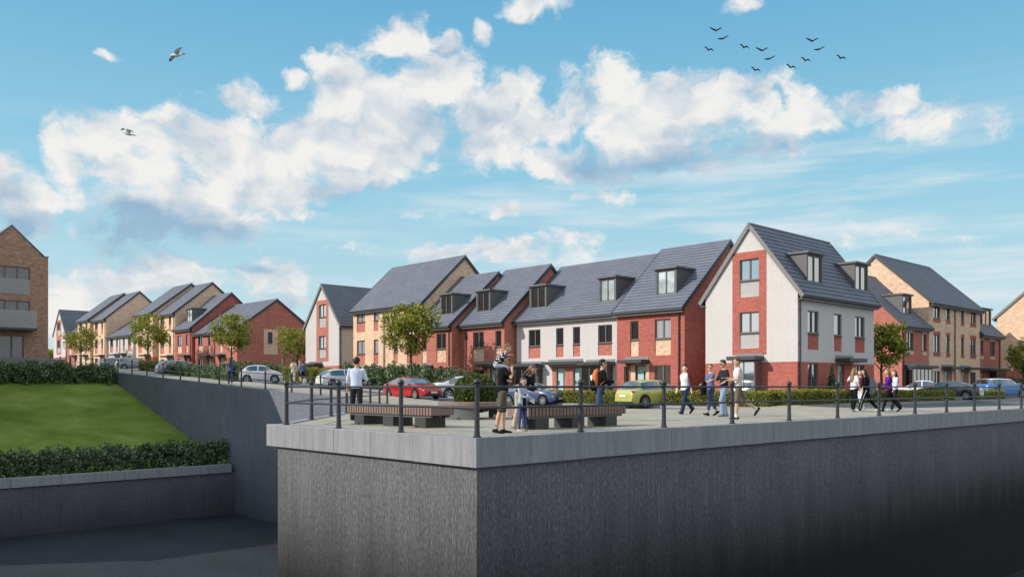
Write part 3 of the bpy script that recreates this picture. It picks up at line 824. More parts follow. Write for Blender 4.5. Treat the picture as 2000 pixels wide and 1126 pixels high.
        for k in range(1, lights):
            c = wa0+(wa1-wa0)*k/lights; w.box(c-.03,y0+.003,wz0+t,c+.03,y1-.003,wz1-t)
        w.build('window_frame', M['frame'], d, uv=False)
        w = s.B(side); w.face([(wa0+t,d0+.08,wz0+t),(wa1-t,d0+.08,wz0+t),(wa1-t,d0+.08,wz1-t),(wa0+t,d0+.08,wz1-t)]); w.build('pane', M[glass], d, uv=False)
    # ---- shell
    def finish(s, verge=(True, True), roofmat='tile', sidewalls=True, ov=.3, vo=.09, backwall=True):
        w, dep, e, r = s.w, s.dep, s.eave, s.ridge
        upper, lower = MB(), MB()
        def wallface(side, outline_top, wid):
            f = s.wpf(side); rv = f(0,1,0)-f(0,0,0)
            cut = s.baseh if s.basemat else None
            H = [h for h in s.holes[side]]
            hu = [h for h in H if cut is None or h[2] >= cut]; hl = [h for h in H if cut is not None and h[2] < cut]
            zb = cut if cut else -1.2
            ol = [f(0,0,zb), f(wid,0,zb)] + [f(a,0,z) for a, z in outline_top]
            hp = lambda h: [f(h[0],0,h[2]), f(h[1],0,h[2]), f(h[1],0,h[3]), f(h[0],0,h[3])]
            upper.plate(ol, [hp(h) for h in hu], depth=.13, dirn=rv)
            if cut:
                d = -.012
                ol = [f(0,d,-1.2), f(wid,d,-1.2), f(wid,d,cut), f(0,d,cut)]
                hq = lambda h: [f(h[0],d,h[2]), f(h[1],d,h[2]), f(h[1],d,min(h[3],cut-.01)), f(h[0],d,min(h[3],cut-.01))]
                lower.plate(ol, [hq(h) for h in hl], depth=.142, dirn=rv)
                lower.face([f(0,d,cut), f(wid,d,cut), f(wid,0,cut), f(0,0,cut)])
        if s.gable == 'side':
            wallface('front', [(w,e),(0,e)], w)
            wallface('right', [(dep,e),(dep/2,r),(0,e)], dep); wallface('left', [(dep,e),(dep/2,r),(0,e)], dep)
            upper.face([(w,dep,-1.2),(0,dep,-1.2),(0,dep,e),(w,dep,e)])
        else:
            wallface('front', [(w,e),(w/2,r),(0,e)], w)
            wallface('right', [(dep,e),(0,e)], dep); wallface('left', [(dep,e),(0,e)], dep)
            upper.face([(w,dep,-1.2),(0,dep,-1.2),(0,dep,e),(w/2,dep,r),(w,dep,e)])
        upper.build('wall', M[s.wall], s.o)
        if s.basemat: lower.build('brick_base', M[s.basemat], s.o)
        # dark room behind the windows
        # roof
        half = dep/2 if s.gable == 'side' else w/2; L = w if s.gable == 'side' else dep
        tanp = (r-e)/half; ln = math.hypot(half+ov, (half+ov)*tanp); n = max(6, round(ln/.30)); th = .10
        nrm = Vector((0,-tanp,1)).normalized()
        x0 = -vo if verge[0] else 0; x1 = L+vo if verge[1] else L
        def slopes(fn):
            m = MB(fn)
            lo = Vector((0,-ov,e-ov*tanp+.03)); hi = Vector((0,half,r+.03))
            for k in range(n):
                a = lo.lerp(hi, k/n); b = lo.lerp(hi, (k+1)/n)
                A = a + nrm*(th+.034); Bq = b + nrm*th; C = a + nrm*(th if k else 0)
                m.face([(x0,A.y,A.z),(x1,A.y,A.z),(x1,Bq.y,Bq.z),(x0,Bq.y,Bq.z)])
                m.face([(x0,C.y,C.z),(x1,C.y,C.z),(x1,A.y,A.z),(x0,A.y,A.z)])
            m.face([(x0,hi.y,hi.z),(x1,hi.y,hi.z),(x1,lo.y,lo.z),(x0,lo.y,lo.z)])
            for x in (x0, x1):
                q = [(x,lo.y,lo.z),(x,hi.y,hi.z),(x,(hi+nrm*th).y,(hi+nrm*th).z),(x,(lo+nrm*th).y,(lo+nrm*th).z)]
                m.face(q[::-1] if x == x0 else q)
            return m
        if s.gable == 'side':
            fa = lambda p: Vector((p.x, p.y, p.z)); fb = lambda p: Vector((L-p.x, dep-p.y, p.z))
        else:
            # slope rising from the right wall / left wall
            fa = lambda p: s.right(p.x, p.y, p.z); fb = lambda p: s.left(L-(L-p.x), p.y, p.z)
        if s.gable != 'side':
            ma = slopes(fa); xs = (x0, x1)
            x0, x1 = L-xs[1], L-xs[0]; mb_ = slopes(fb); x0, x1 = xs
        else:
            ma = slopes(fa); xs = (x0, x1)
            x0, x1 = L-xs[1], L-xs[0]; mb_ = slopes(fb); x0, x1 = xs
        m = MB(); m.v = ma.v + mb_.v; k = len(ma.v); m.f = ma.f + [[i+k for i in q] for q in mb_.f]; m.m = [0]*len(m.f)
        roof = m.build('roof', M[roofmat], s.o)
        m = MB(fa); m.tube([(x0-.01, half, r+.03+th*1.2), (x1+.01, half, r+.03+th*1.2)], .09, 8); m.build('ridge_tile', M[roofmat], roof, smooth=60)
        # bargeboards on the visible verges
        for sd, x in ((0, x0), (1, x1)):
            if not verge[sd]: continue
            m = MB(fa); up = nrm*.10
            sgn = -1 if sd == 0 else 1
            lo = Vector((x+sgn*.012, -ov-.01, e-ov*tanp-.02)); hi = Vector((x+sgn*.012, half, r-.02))
            m.beam(lo+nrm*.07, hi+nrm*.07+Vector((0,.0,0)), (.012,0,0), nrm*.105)
            lo2 = Vector((x+sgn*.012, 2*half+ov+.01, e-ov*tanp-.02)); n2 = Vector((0,tanp,1)).normalized()
            m.beam(lo2+n2*.07, hi+n2*.07, (.012,0,0), n2*.105)
            m.build('bargeboard', M['trim'] if s.gable != 'side' else M['dark'], s.o, uv=False)
        # fascia, soffit and gutter
        for fn in ((fa,) if s.gable == 'side' else (fa, fb)):
            xa, xb = (x0, x1) if fn is fa else (L-x1, L-x0)
            m = MB(fn); zl = e-ov*tanp
            m.box(xa, -ov+.01, zl-.13, xb, -ov+.035, zl+.06); m.box(xa+.01, -ov+.036, zl-.12, xb-.01, -.004, zl-.09)
            m.build('fascia', M['trim'], s.o, uv=False)
            m = MB(fn); m.tube([(xa, -ov-.05, zl+.02), (xb, -ov-.05, zl+.02)], .058, 8); m.build('gutter', M['steel_dark'], s.o, smooth=60, uv=False)
        return s.o

def front_X(px_left, px_right, X):
    """house front on the plane X=const: local widths from the street survey"""
    return yX(px_left, X), yX(px_right, X)
WZ = dict(ff0=3.52, ff1=4.62, pn=2.62)
def conv(Y0, X): return lambda px: Y0 - yX(px, X)

TER = 'terraced houses of the middle row'
# -- right red house of the middle terrace
X = 39.0; ya, yb = front_X(1205, 1337, X)
h = House('deep red brick house with a dormer at the right end of the middle terrace', (X,ya,.2), '-X', ya-yb, 8.9, 5.3, 9.2, 'red_dark', group=TER)
a = conv(ya, X)
h.window('front', a(1231), a(1247), 3.52, 4.62, 1, 2.58, 'beige', 'glass_dark'); h.window('front', a(1279), a(1310), 3.52, 4.62, 2, 2.58, 'beige', 'glass_net_reflection')
h.window('front', a(1219), a(1229), .6, 2.0, 1); h.window('front', a(1278.5), a(1310), .6, 2.02, 2, glass='glass_sky')
h.door('front', a(1241), a(1262)); h.surround('front', a(1232.5), a(1268), 0, 2.12, 'beige')
h.canopy('front', a(1220), a(1268)); h.dormer('front', a(1265), a(1307), 'glass_painted_sky'); h.pipe('front', a(1327)); h.finish((True, True))
# -- white rendered pair
X = 39.9; ya, yb = yX(1012, X)+.15, yX(1205, 39.0); ym = yX(1110, X)
a = conv(ya, X)
h = House('white rendered house with a bay window and dormer, left half of the white pair', (X,ya,.2), '-X', ya-ym, 8.9, 5.35, 9.15, 'white', group=TER, basemat=None)
h.window('front', a(1032.5), a(1055.5), 3.5, 4.6, 2, 2.7, 'red', 'glass_dark'); h.window('front', a(1086), a(1100.5), 3.5, 4.6, 1, 2.72, 'red', 'glass_dark')
h.bay('front', a(1013)+.25, a(1060), z1=2.12); h.canopy('front', a(1012)+.02, a(1062), 2.13, .85)
h.door('front', a(1086), a(1103.5)); h.surround('front', a(1079), ya-ym-.005, 0, 2.12, 'red'); h.canopy('front', a(1071), ya-ym-.004, 2.22, .62)
h.dormer('front', a(1020), a(1053)); h.finish((True, False))
a = conv(ym, X)
h = House('white rendered house, right half of the white pair beside the deep red house', (X,ym,.2), '-X', ym-yb, 8.9, 5.35, 9.15, 'white', group=TER)
h.window('front', a(1119), a(1133), 3.5, 4.6, 1, 2.72, 'red'); h.window('front', a(1168), a(1195.5), 3.5, 4.6, 2, 2.72, 'red')
h.bay('front', a(1147), a(1197), z1=2.12); h.canopy('front', a(1144.5), a(1202), 2.13, .85)
h.door('front', a(1119), a(1135)); h.surround('front', .005, a(1141.5), 0, 2.12, 'red'); h.canopy('front', .004, a(1139.5), 2.22, .62)
h.dormer('front', a(1155), a(1189), 'glass_painted_sky'); h.finish((False, False))
# -- two red stepped houses
X = 38.9; ya, yb = yX(882, 38.1), yX(985, X); a = conv(ya, X)
h = House('red brick house with a dormer between the other red house and the white pair', (X,ya,.2), '-X', ya-yb, 8.9, 5.3, 9.3, 'red', group=TER)
h.window('front', a(924), a(944.7), 3.52, 4.62, 2, 2.58, 'beige'); h.window('front', a(967.5), a(979), 3.52, 4.62, 1, 2.58, 'beige')
h.window('front', a(924), a(946), .7, 2.0, 2); h.door('front', a(957), a(970)); h.surround('front', a(952), a(974), 0, 2.12, 'beige'); h.canopy('front', a(942), a(975)); h.dormer('front', a(916), a(943)); h.pipe('front', a(911)); h.finish((True, True))
X = 38.1; yl_, yr_ = yX(809, X), yX(882, X); a = conv(yl_, X)
h = House('red brick house with a dormer next to the tall buff house, behind the street tree', (X,yl_,.2), '-X', yl_-yr_, 8.9, 5.25, 9.15, 'red', group=TER)
h.window('front', a(852.5), a(871), 3.52, 4.62, 2, 2.58, 'beige'); h.window('front', a(824), a(833), 3.52, 4.62, 1, 2.58, 'beige')
h.window('front', a(855), a(871), .7, 2.0, 2); h.door('front', a(828), a(842)); h.canopy('front', a(813), a(846)); h.dormer('front', a(845), a(869)); h.pipe('front', a(878)); h.finish((True, True))
# -- tall buff pair
X = 39.0; ya = yX(690, X); yb = yl_ + .0; ym = yX(752, X)
for lo, hi, cols, lab, vg in ((ya, ym, ((697,713,2),(730,739,1)), 'tall three storey buff brick house next to the white gabled house', (True, False)),
                              (ym, yb, ((768.6,777,1),(795,811,2)), 'tall three storey buff brick house next to the red terrace, behind the tree', (False, True))):
    a = conv(lo, X)
    h = House(lab, (X,lo,.2), '-X', lo-hi, 8.0, 7.22, 10.9, 'beige', group=TER)
    for p0, p1, n in cols:
        g = 'glass_net_reflection' if lo == ya else 'glass_mid'
        h.window('front', a(p0), a(p1), 6.15, 7.12, n, 5.3, 'red', g); h.window('front', a(p0), a(p1), 3.52, 4.62, n, 2.62, 'red', g); h.window('front', a(p0), a(p1), .8, 2.0, n)
    c = (720, 741) if lo == ya else (765, 788)
    if lo == ya: h.door('front', a(741.5), a(749.5))
    else: h.door('front', a(754), a(762))
    h.canopy('front', a(c[0]), a(c[1]))
    if lo == ya: h.pipe('front', lo-hi-.06)
    h.finish(vg)
# -- gable fronted white houses
def gable_house(label, X, ya, yb, base, group, dep=8.6, eave=5.6, apex=9.0, glass=('glass_net_reflection','glass_net_reflection'), full=False, col=None, lens=None):
    w = ya-yb
    h = House(label, (X,ya,base), '-X', w, dep, eave, apex, 'white', 'front', group, basemat='red_dark' if full else 'red')
    c0, c1 = col if col else (w*.32, w*.58); pw = .17*w/5.4
    for (z0,z1,pn), g in zip(((6.28,7.36,5.42),(3.58,4.64,2.78)), glass):
        h.window('front', c0, c1, z0, z1, 2, pn, 'grey_render', g)
    h.surround('front', c0-.42, c1+.42, 2.45, 7.75, 'red_dark' if full else 'red')
    return h, c0, c1
X = 38.9; ya, yb = front_X(1378, 1558, X); a = conv(ya, X)
h, c0, c1 = gable_house('big white rendered gabled corner house with a red brick ground floor and two dormers', X, ya, yb, .2, 'white gabled corner houses', 8.5, 5.55, 9.0, glass=('glass_sky','glass_sky'), full=True, col=(a(1444.5), a(1482.5)))
h.bay('front', a(1443), a(1487), .45, 2.14, .62, 'glass_sky', 2); h.canopy('front', a(1436), a(1488)+.12, 2.16, .85)
Yr = yb; b = lambda px: xY(px, Yr) - X
for p0, p1, n in ((1577.6,1599,2),(1629,1644,1),(1670,1689,2)):
    h.window('right', b(p0), b(p1), 3.5, 4.62, n, 2.66, 'red_dark', 'glass_mid')
h.window('right', b(1577.6), b(1598), .1, 1.98, 2, glass='glass_mid'); h.door('right', b(1636), b(1649), 1.98); h.window('right', b(1623), b(1628), .3, 1.98, 1)
h.window('right', b(1672), b(1688), .9, 1.98, 2)
h.canopy('right', b(1633)-.1, b(1666), 2.1, .8)
h.dormer('right', b(1586), b(1617), 'glass_mid', d0=.28, ht=1.78); h.dormer('right', b(1679), b(1705), 'glass_mid', d0=.28, ht=1.78)
h.pipe('right', .14); h.finish((True, True), ov=.26)
X = 38.5; ya, yb = front_X(597, 662, X); a = conv(ya, X)
h, c0, c1 = gable_house('slim white rendered gabled house at the left end of the middle terrace', X, ya, yb, .75, 'white gabled corner houses', 8.6, 5.6, 8.95, col=(a(623), a(636.5)))
h.bay('front', a(606), a(628), .3, 2.1); h.canopy('front', a(604), a(630), 2.12, .8)
h.pipe('right', .15); h.finish((True, True), ov=.24)
X = 38.5; ya, yb = front_X(104.5, 128, X); a = conv(ya, X)
h, c0, c1 = gable_house('farthest white rendered gabled house at the far left end of the street', X, ya, yb, 3.45, 'white gabled corner houses', 9.5, 5.6, 9.1, ('glass_dark','glass_dark'))
h.finish((True, True), ov=.24)

# -- left row
LROW = 'houses of the far left row'
def std(h, pm, three=False, two=False, glass='glass_dark', flip=False, gf=True):
    w = h.w; f = (lambda a0,a1: (w-a1, w-a0)) if flip else (lambda a0,a1: (a0,a1))
    cols = ((*f(w*.16, w*.16+1.15), 2), (*f(w*.66, w*.66+.62), 1))
    for c0, c1, n in cols:
        if three: h.window('front', c0, c1, 6.1, 7.1, n, 5.2, pm, glass)
        h.window('front', c0, c1, 3.5, 4.62, n, 2.62, pm, glass)
    if gf:
        d0, d1 = f(w*.62, w*.62+.95); h.door('front', d0, d1); h.canopy('front', max(.02,min(d0, w-1.5)-.5), min(w-.02, d1+.5))
        w0, w1 = f(w*.16, w*.16+1.15); h.window('front', w0, w1, .75, 2.0, 2, glass=glass)
# red two storey with the big gable end
X = 39.0; yr = yX(463, X); ylft = yr + 10.4; ym = yr + 5.2
for k, (lo, hi, vg, fl) in enumerate(((ym, yr, (False, True), True), (ylft, ym, (True, False), False))):
    h = House(('two storey red brick house whose big gable end holds one buff framed window' if k == 0 else 'two storey red brick house between the red gable end and the dormer house'), (X,lo,2.05), '-X', lo-hi, 8.9, 4.85, 8.05, 'red', group=LROW)
    std(h, 'beige', flip=fl)
    if k == 0:
        b = lambda px: xY(px, yr) - X
        wa, wb_ = b(523), b(532)
        h.window('right', wa, wb_, 3.5, 4.7, 1); h.surround('right', wa-.45, wb_+.6, 2.35, 5.0, 'beige')
        h.window('right', b(549), b(556.5), .6, 2.1, 1, glass='glass_mid')
    else: h.pipe('front', lo-hi-.06)
    h.finish(vg)
# red house with dormer
X = 38.7; y0, y1 = 98.0, 93.25 + .0
h = House('deep red brick house with a dark dormer in the far left row', (X,y0,2.2), '-X', y0-y1, 9.2, 5.4, 9.4, 'red_dark', group=LROW)
std(h, 'beige', glass='glass_net_reflection'); h.dormer('front', 1.55, 3.15, 'glass_painted_sky'); h.pipe('front', y0-y1-.25); h.finish((True, True))
# buff pair, left half set forward and taller
h = House('tall buff brick house beside the red dormer house in the far left row', (38.7,103.2,2.25), '-X', 103.2-98.02, 8.9, 7.3, 10.95, 'beige', group=LROW)
std(h, 'red', three=True); h.pipe('front', 103.2-98.02-.2); h.finish((True, True))
h = House('tall buff brick house beside the grey rendered pair in the far left row', (38.1,108.7,2.5), '-X', 108.7-103.22, 9.4, 7.35, 11.0, 'beige', group=LROW, basemat='red', baseh=2.05)
std(h, 'red', three=True, gf=True); h.finish((True, True))
# rendered two storey pair
for k, (lo, hi, vg, fl) in enumerate(((116.9, 112.2, (False, True), True), (121.6, 116.92, (True, False), False))):
    h = House(('low grey rendered house, right half of the pair in the far left row' if k == 0 else 'low grey rendered house, left half of the pair, below the buff gable'), (39.0,lo,2.95), '-X', lo-hi, 8.9, 4.8, 8.0, 'white', group=LROW)
    std(h, 'red', flip=fl)
    if k: h.pipe('front', lo-hi-.06)
    h.finish(vg)
h = House('tall buff brick house with a large blank gable above the low rendered pair', (38.7,127.0,2.95), '-X', 127.0-121.62, 8.9, 7.3, 11.1, 'beige', group=LROW)
std(h, 'red', three=True); h.pipe('front', 127.0-121.62-.2); h.finish((True, True))
h = House('farthest tall buff brick house in the far left row', (38.3,132.6,3.1), '-X', 132.6-127.02, 9.2, 7.35, 11.1, 'beige', group=LROW)
std(h, 'red', three=True); h.finish((True, True))
h = House('red brick house with a dormer tucked beside the farthest white gabled house', (38.6,138.6,3.2), '-X', 5.9, 8.9, 5.3, 9.2, 'red', group=LROW)
std(h, 'beige', glass='glass_sky'); h.dormer('front', 2.6, 4.3, 'glass_mid'); h.finish((True, True))

# -- right terrace, fronts facing -Y
RROW = 'houses of the right hand terrace'
Y = 25.3; q = lambda px: xY(px, Y)
def lintel(h, c0, c1, z0, z1, mat):
    for za, zb in ((z1+.0, z1+.26), (z0-.30, z0-.04)):
        m = h.B('front'); m.box(c0-.06, -.012, za, c1+.06, .0, zb) if za > z1-.01 else m.box(c0-.06, -.012, za, c1+.06, 0, zb)
        m.build('brick_panel', M[mat], h.o)
X0 = q(1765)-.3
h = House('red brick house with a dormer at the left end of the right hand terrace', (X0,Y,.2), '-Y', q(1813)-X0, 8.0, 5.3, 9.15, 'red', group=RROW)
for p0, p1, n in ((1771,1784,2),(1802,1809.6,1)):
    h.window('front', q(p0)-X0, q(p1)-X0, 3.45, 4.72, n, glass='glass_mid'); lintel(h, q(p0)-X0, q(p1)-X0, 3.45, 4.72, 'beige')
h.bay('front', q(1767)-X0, q(1805)-X0, .2, 2.14, .6, n=5); h.canopy('front', q(1766)-X0, q(1812.5)-X0, 2.16, .8); h.dormer('front', q(1781)-X0, q(1799)-X0, 'glass_mid'); h.pipe('front', .18); h.finish((True, True))
xm = q(1863)
for lo, hi, cols, lab, vg, dr in ((q(1813), xm, ((1822,1835,2),(1847,1854,1)), 'tall buff brick house at the left of the right hand terrace pair', (True, False), (1843,1853)),
                              (xm, q(1913), ((1876,1881.7,1),(1894,1905,2)), 'tall buff brick house at the right of the right hand terrace pair', (False, True), (1878,1886))):
    h = House(lab, (lo,Y-.05,.2), '-Y', hi-lo, 8.1, 7.25, 10.95, 'beige', group=RROW)
    for p0, p1, n in cols:
        c0, c1 = q(p0)-lo, q(p1)-lo
        h.window('front', c0, c1, 6.0, 7.12, n, glass='glass_mid'); h.window('front', c0, c1, 3.4, 4.75, n, glass='glass_mid'); lintel(h, c0, c1, 3.4, 4.75, 'red_dark')
        m = h.B('front'); m.box(c0-.06, -.012, 5.68, c1+.06, 0, 5.96); m.build('brick_panel', M['red_dark'], h.o)
    c0, c1 = (q(1822)-lo, q(1835)-lo) if lo < xm-.1 else (q(1894)-lo, q(1905)-lo)
    h.window('front', c0, c1, .6, 2.0, 2)
    h.door('front', q(dr[0])-lo, q(dr[1])-lo); h.surround('front', q(dr[0])-lo-.12, q(dr[1])-lo+.5, 0, 2.12, 'red_dark')
    h.canopy('front', q(dr[0])-lo-.6, min(hi-lo-.02, q(dr[1])-lo+1.0))
    if lo < xm-.1: h.pipe('front', hi-lo-.06)
    h.finish(vg)
lo = q(1913); 
h = House('red brick house with a dark dormer at the right end of the right hand terrace', (lo,Y,.2), '-Y', q(1955)-lo, 8.0, 5.3, 9.15, 'red', group=RROW)
for p0, p1, n in ((1915.5,1921,1),(1934,1943,2)):
    h.window('front', q(p0)-lo, q(p1)-lo, 3.45, 4.72, n, glass='glass_mid'); lintel(h, q(p0)-lo, q(p1)-lo, 3.45, 4.72, 'beige')
h.door('front', q(1917)-lo, q(1922)-lo); h.bay('front', q(1932)-lo, q(1950)-lo, .2); h.canopy('front', .1, q(1954)-lo, 2.16, .8); h.dormer('front', q(1935)-lo, q(1952.5)-lo, 'glass_mid'); h.pipe('front', q(1951)-lo); h.finish((True, True))
# buff gable at the right edge of the view
h = House('buff brick house with a sunlit gable at the right edge of the view', (87.4,27.2,.4), '-X', 8.0, 11, 7.1, 10.6, 'beige', 'front', 'white gabled corner houses', basemat='red'); h.o['group'] = RROW
h.window('front', 5.2, 6.4, 3.5, 4.6, 2); h.finish((True, True))

# ------------------------------------------------------------------ apartment block at the left
AX1, AY = 20.8, 80.0
o = thing('apartment_block', 'brown multi brick apartment block with glass balconies and a gable at the left edge', 'apartment block', (15.3,AY,3.2))
O = (15.3, AY, 3.2)
zt = lambda py, px=50: zY(px, py, AY)
m = MB(); apx = xY(23, AY); zk = zY(88, 502, AY); za = zY(23, 440, AY); xs0 = 2*apx-AX1
w3 = (xs0+.5, xY(58.5,AY)); wins = [(zt(572), zt(522)), (zt(640), zt(588)), (zt(700), zt(655.5))]
holes = [(w3[0], w3[1], wins[0][0], wins[0][1]), (w3[0], w3[1], wins[1][0], wins[1][1]), (xs0+.8, xY(46,AY), wins[2][0], wins[2][1])]
xk = xY(85, AY)
ol = [(xs0,AY,-1),(AX1,AY,-1),(AX1,AY,zk),(xk,AY,zk),(apx,AY,za),(2*apx-xk,AY,zk),(xs0,AY,zk)]
m.plate(ol, [[(a,AY,c),(b,AY,c),(b,AY,d),(a,AY,d)] for a,b,c,d in holes], depth=.16)
m.face([(AX1,AY,-1),(AX1,AY+14,-1),(AX1,AY+14,zk),(AX1,AY,zk)]); m.face([(xs0,AY+14,-1),(xs0,AY,-1),(xs0,AY,zk),(xs0,AY+14,zk)])
m.face([(AX1,AY+14,-1),(xs0,AY+14,-1),(xs0,AY+14,zk),(2*apx-xk,AY+14,zk),(apx,AY+14,za),(xk,AY+14,zk),(AX1,AY+14,zk)])
m.box(AX1-.9+.9-.42, AY+.42, zk-.1, AX1-.02, AY+13.9, zk-.02)
# wing and link added out of view on the left to shade bank and quay wall
WX0, WX1, WY0, WY1, WZ1 = -14.0, 9.0, 61.0, 80.6, 13.2
m.box(WX0, WY0, -5, WX1, WY1, WZ1); m.box(WX1-.2, AY+.05, -1, xs0+.1, AY+13.8, WZ1-.02)
m.build('wall', M['brown'], o, origin=O)
m = MB()
for sgn in (1,-1):
    a, b = (xk+.12, apx) if sgn > 0 else (2*apx-xk-.12, apx)
    zl = zk+.05
    q = [(a,AY-.05,zl),(a,AY+14.05,zl),(b,AY+14.05,za+.08),(b,AY-.05,za+.08)]
    m.face(q if sgn > 0 else q[::-1]); q2 = [(x,y,z-.12) for x,y,z in q]; m.face(q2[::-1] if sgn > 0 else q2)
    m.face([q[0],q[3],q2[3],q2[0]] if sgn > 0 else [q[3],q[0],q2[0],q2[3]])
m.box(WX0-.2, WY0-.2, WZ1+.004, WX1+.2, WY1+.2, WZ1+.3)  # flat roof over the added shading wing
m.build('roof', M['tile'], o, origin=O)
m = MB(); m.box(AX1-.42, AY-.04, zk+.004, AX1+.05, AY+14, zk+.07); m.build('parapet_cap', M['lead'], o, origin=O)
for k, (a, b, c, d) in enumerate(holes):
    m = MB(); t = .07; y0, y1 = AY+.08, AY+.16
    m.box(a,y0,d-t,b,y1,d-.002); m.box(a,y0,c+.002,b,y1,c+t); m.box(b-t,y0,c+t,b-.002,y1,d-t); m.box(a+.002,y0,c+t,a+t,y1,d-t)
    cuts = [xY(p,AY) for p in ((10,34.5) if k < 2 else (23,))]
    for x in cuts: m.box(x-.07,y0+.004,c+t,x+.07,y1-.004,d-t)
    f = m.build('window', M['frame'], o, uv=False, origin=O)
    m = MB(); m.face([(a+t,AY+.13,c+t),(b-t,AY+.13,c+t),(b-t,AY+.13,d-t),(a+t,AY+.13,d-t)]); m.build('pane', M['glass_apt'], f, uv=False, origin=O)
    if k == 2:
        m = MB(); x = xY(24.5,AY); m.box(x-.015,AY+.0,c+.95,x+.015,AY+.078,c+1.15); m.build('handle', M['lead'], f, uv=False, origin=O)
def m_balustrade():
    t = NT('frosted_balustrade_glass'); t.done(lin(188,188,190), .25, spec=.6); t.b.inputs['Alpha'].default_value = .42; return t.mat
M['balu'] = m_balustrade()
# flush balustrade on the top floor, projecting balcony on the middle floor
m = MB(); zb0, zb1 = zt(575), zt(545.5); m.box(w3[0]-.05, AY-.06, zb0, w3[1], AY-.035, zb1); m.build('balustrade', M['balu'], o, uv=False, origin=O)
bx1 = xY(67, AY-1.2); zb0, zb1, zs = zt(638)+.02, zt(608.5), zt(643.5)
bal = MB(); bal.box(w3[0]-.3, AY-1.25, zs-.13, w3[1]+.25, AY-.003, zs+.07)
bo = bal.build('balcony', M['dark'], o, uv=False, origin=O)
m = MB(); m.box(w3[0]-.28, AY-1.24, zs+.075, w3[1]+.24, AY-1.215, zb1); m.box(w3[1]+.215, AY-1.21, zs+.075, w3[1]+.24, AY-.01, zb1); m.build('balustrade', M['balu'], bo, uv=False, origin=O)
# ------------------------------------------------------------------ cars
M['carglass'] = m_glass('car_glass', (.02,.025,.03,1), .14)
M['tyre'] = m_plain('tyre_rubber', (.018,.018,.019,1), .85)
M['alloy'] = m_plain('alloy_rim', lin(190,192,196), .3, .6)
M['lamp_red'] = m_plain('red_lamp', lin(170,20,24), .2)
M['lamp_clear'] = m_plain('clear_lamp', lin(205,212,220), .12)
M['plate_white'] = m_plain('number_plate_white', lin(225,225,220), .5)
M['plate_yellow'] = m_plain('number_plate_yellow', lin(220,200,90), .5)
M['black_trim'] = m_plain('black_trim', (.02,.02,.022,1), .5)
M['chrome'] = m_plain('chrome_trim', lin(205,205,208), .18, .9)
HATCH = dict(top=[(0,.46),(.004,.72),(.02,.86),(.055,.95),(.13,1.30),(.22,1.40),(.38,1.45),(.52,1.43),(.60,1.36),(.765,1.0),(.87,.92),(.95,.79),(.99,.62),(1,.46)],
             belt=[(0,.45),(.01,.72),(.05,.92),(.3,.93),(.75,.90),(.9,.82),(.98,.60),(1,.45)], rear=(.055,.155), wind=(.60,.765), side=(.15,.74), pil=(.45,))
SALOON = dict(top=[(0,.46),(.004,.72),(.015,.88),(.04,.99),(.14,1.03),(.20,1.10),(.30,1.34),(.40,1.42),(.50,1.43),(.58,1.38),(.745,1.0),(.85,.92),(.94,.79),(.985,.62),(1,.46)],
              belt=[(0,.45),(.01,.72),(.04,.93),(.3,.94),(.75,.90),(.9,.80),(.98,.60),(1,.45)], rear=(.165,.295), wind=(.58,.745), side=(.24,.72), pil=(.475,))
FAST = dict(top=[(0,.48),(.004,.74),(.015,.92),(.05,1.02),(.10,1.06),(.20,1.24),(.32,1.39),(.43,1.44),(.52,1.43),(.60,1.36),(.755,1.0),(.86,.91),(.94,.78),(.985,.60),(1,.44)],
            belt=[(0,.45),(.01,.72),(.05,.95),(.3,.95),(.75,.88),(.9,.78),(.98,.58),(1,.43)], rear=(.09,.30), wind=(.59,.755), side=(.20,.725), pil=(.475,))
BUBBLE = dict(top=[(0,.50),(.004,.74),(.02,.92),(.06,1.02),(.16,1.34),(.26,1.45),(.42,1.49),(.54,1.46),(.62,1.38),(.76,1.06),(.86,.98),(.94,.84),(.985,.66),(1,.5)],
              belt=[(0,.48),(.01,.74),(.06,.98),(.3,.98),(.75,.97),(.88,.88),(.97,.64),(1,.48)], rear=(.065,.18), wind=(.615,.76), side=(.18,.73), pil=(.44,))
ESTATE = dict(top=[(0,.50),(.004,.76),(.015,.94),(.03,1.02),(.085,1.36),(.14,1.44),(.35,1.47),(.52,1.45),(.60,1.38),(.755,1.02),(.86,.93),(.94,.80),(.985,.62),(1,.46)],
              belt=[(0,.45),(.01,.72),(.04,.96),(.3,.96),(.75,.91),(.9,.81),(.98,.60),(1,.45)], rear=(.032,.095), wind=(.60,.755), side=(.10,.725), pil=(.34,.52))
MINI = dict(top=[(0,.50),(.004,.78),(.015,.95),(.035,1.02),(.085,1.32),(.13,1.39),(.35,1.42),(.55,1.40),(.63,1.34),(.74,1.02),(.86,.96),(.95,.86),(.99,.68),(1,.5)],
            belt=[(0,.48),(.01,.74),(.05,.95),(.3,.96),(.75,.95),(.9,.88),(.98,.64),(1,.48)], rear=(.035,.1), wind=(.625,.74), side=(.11,.72), pil=(.42,))
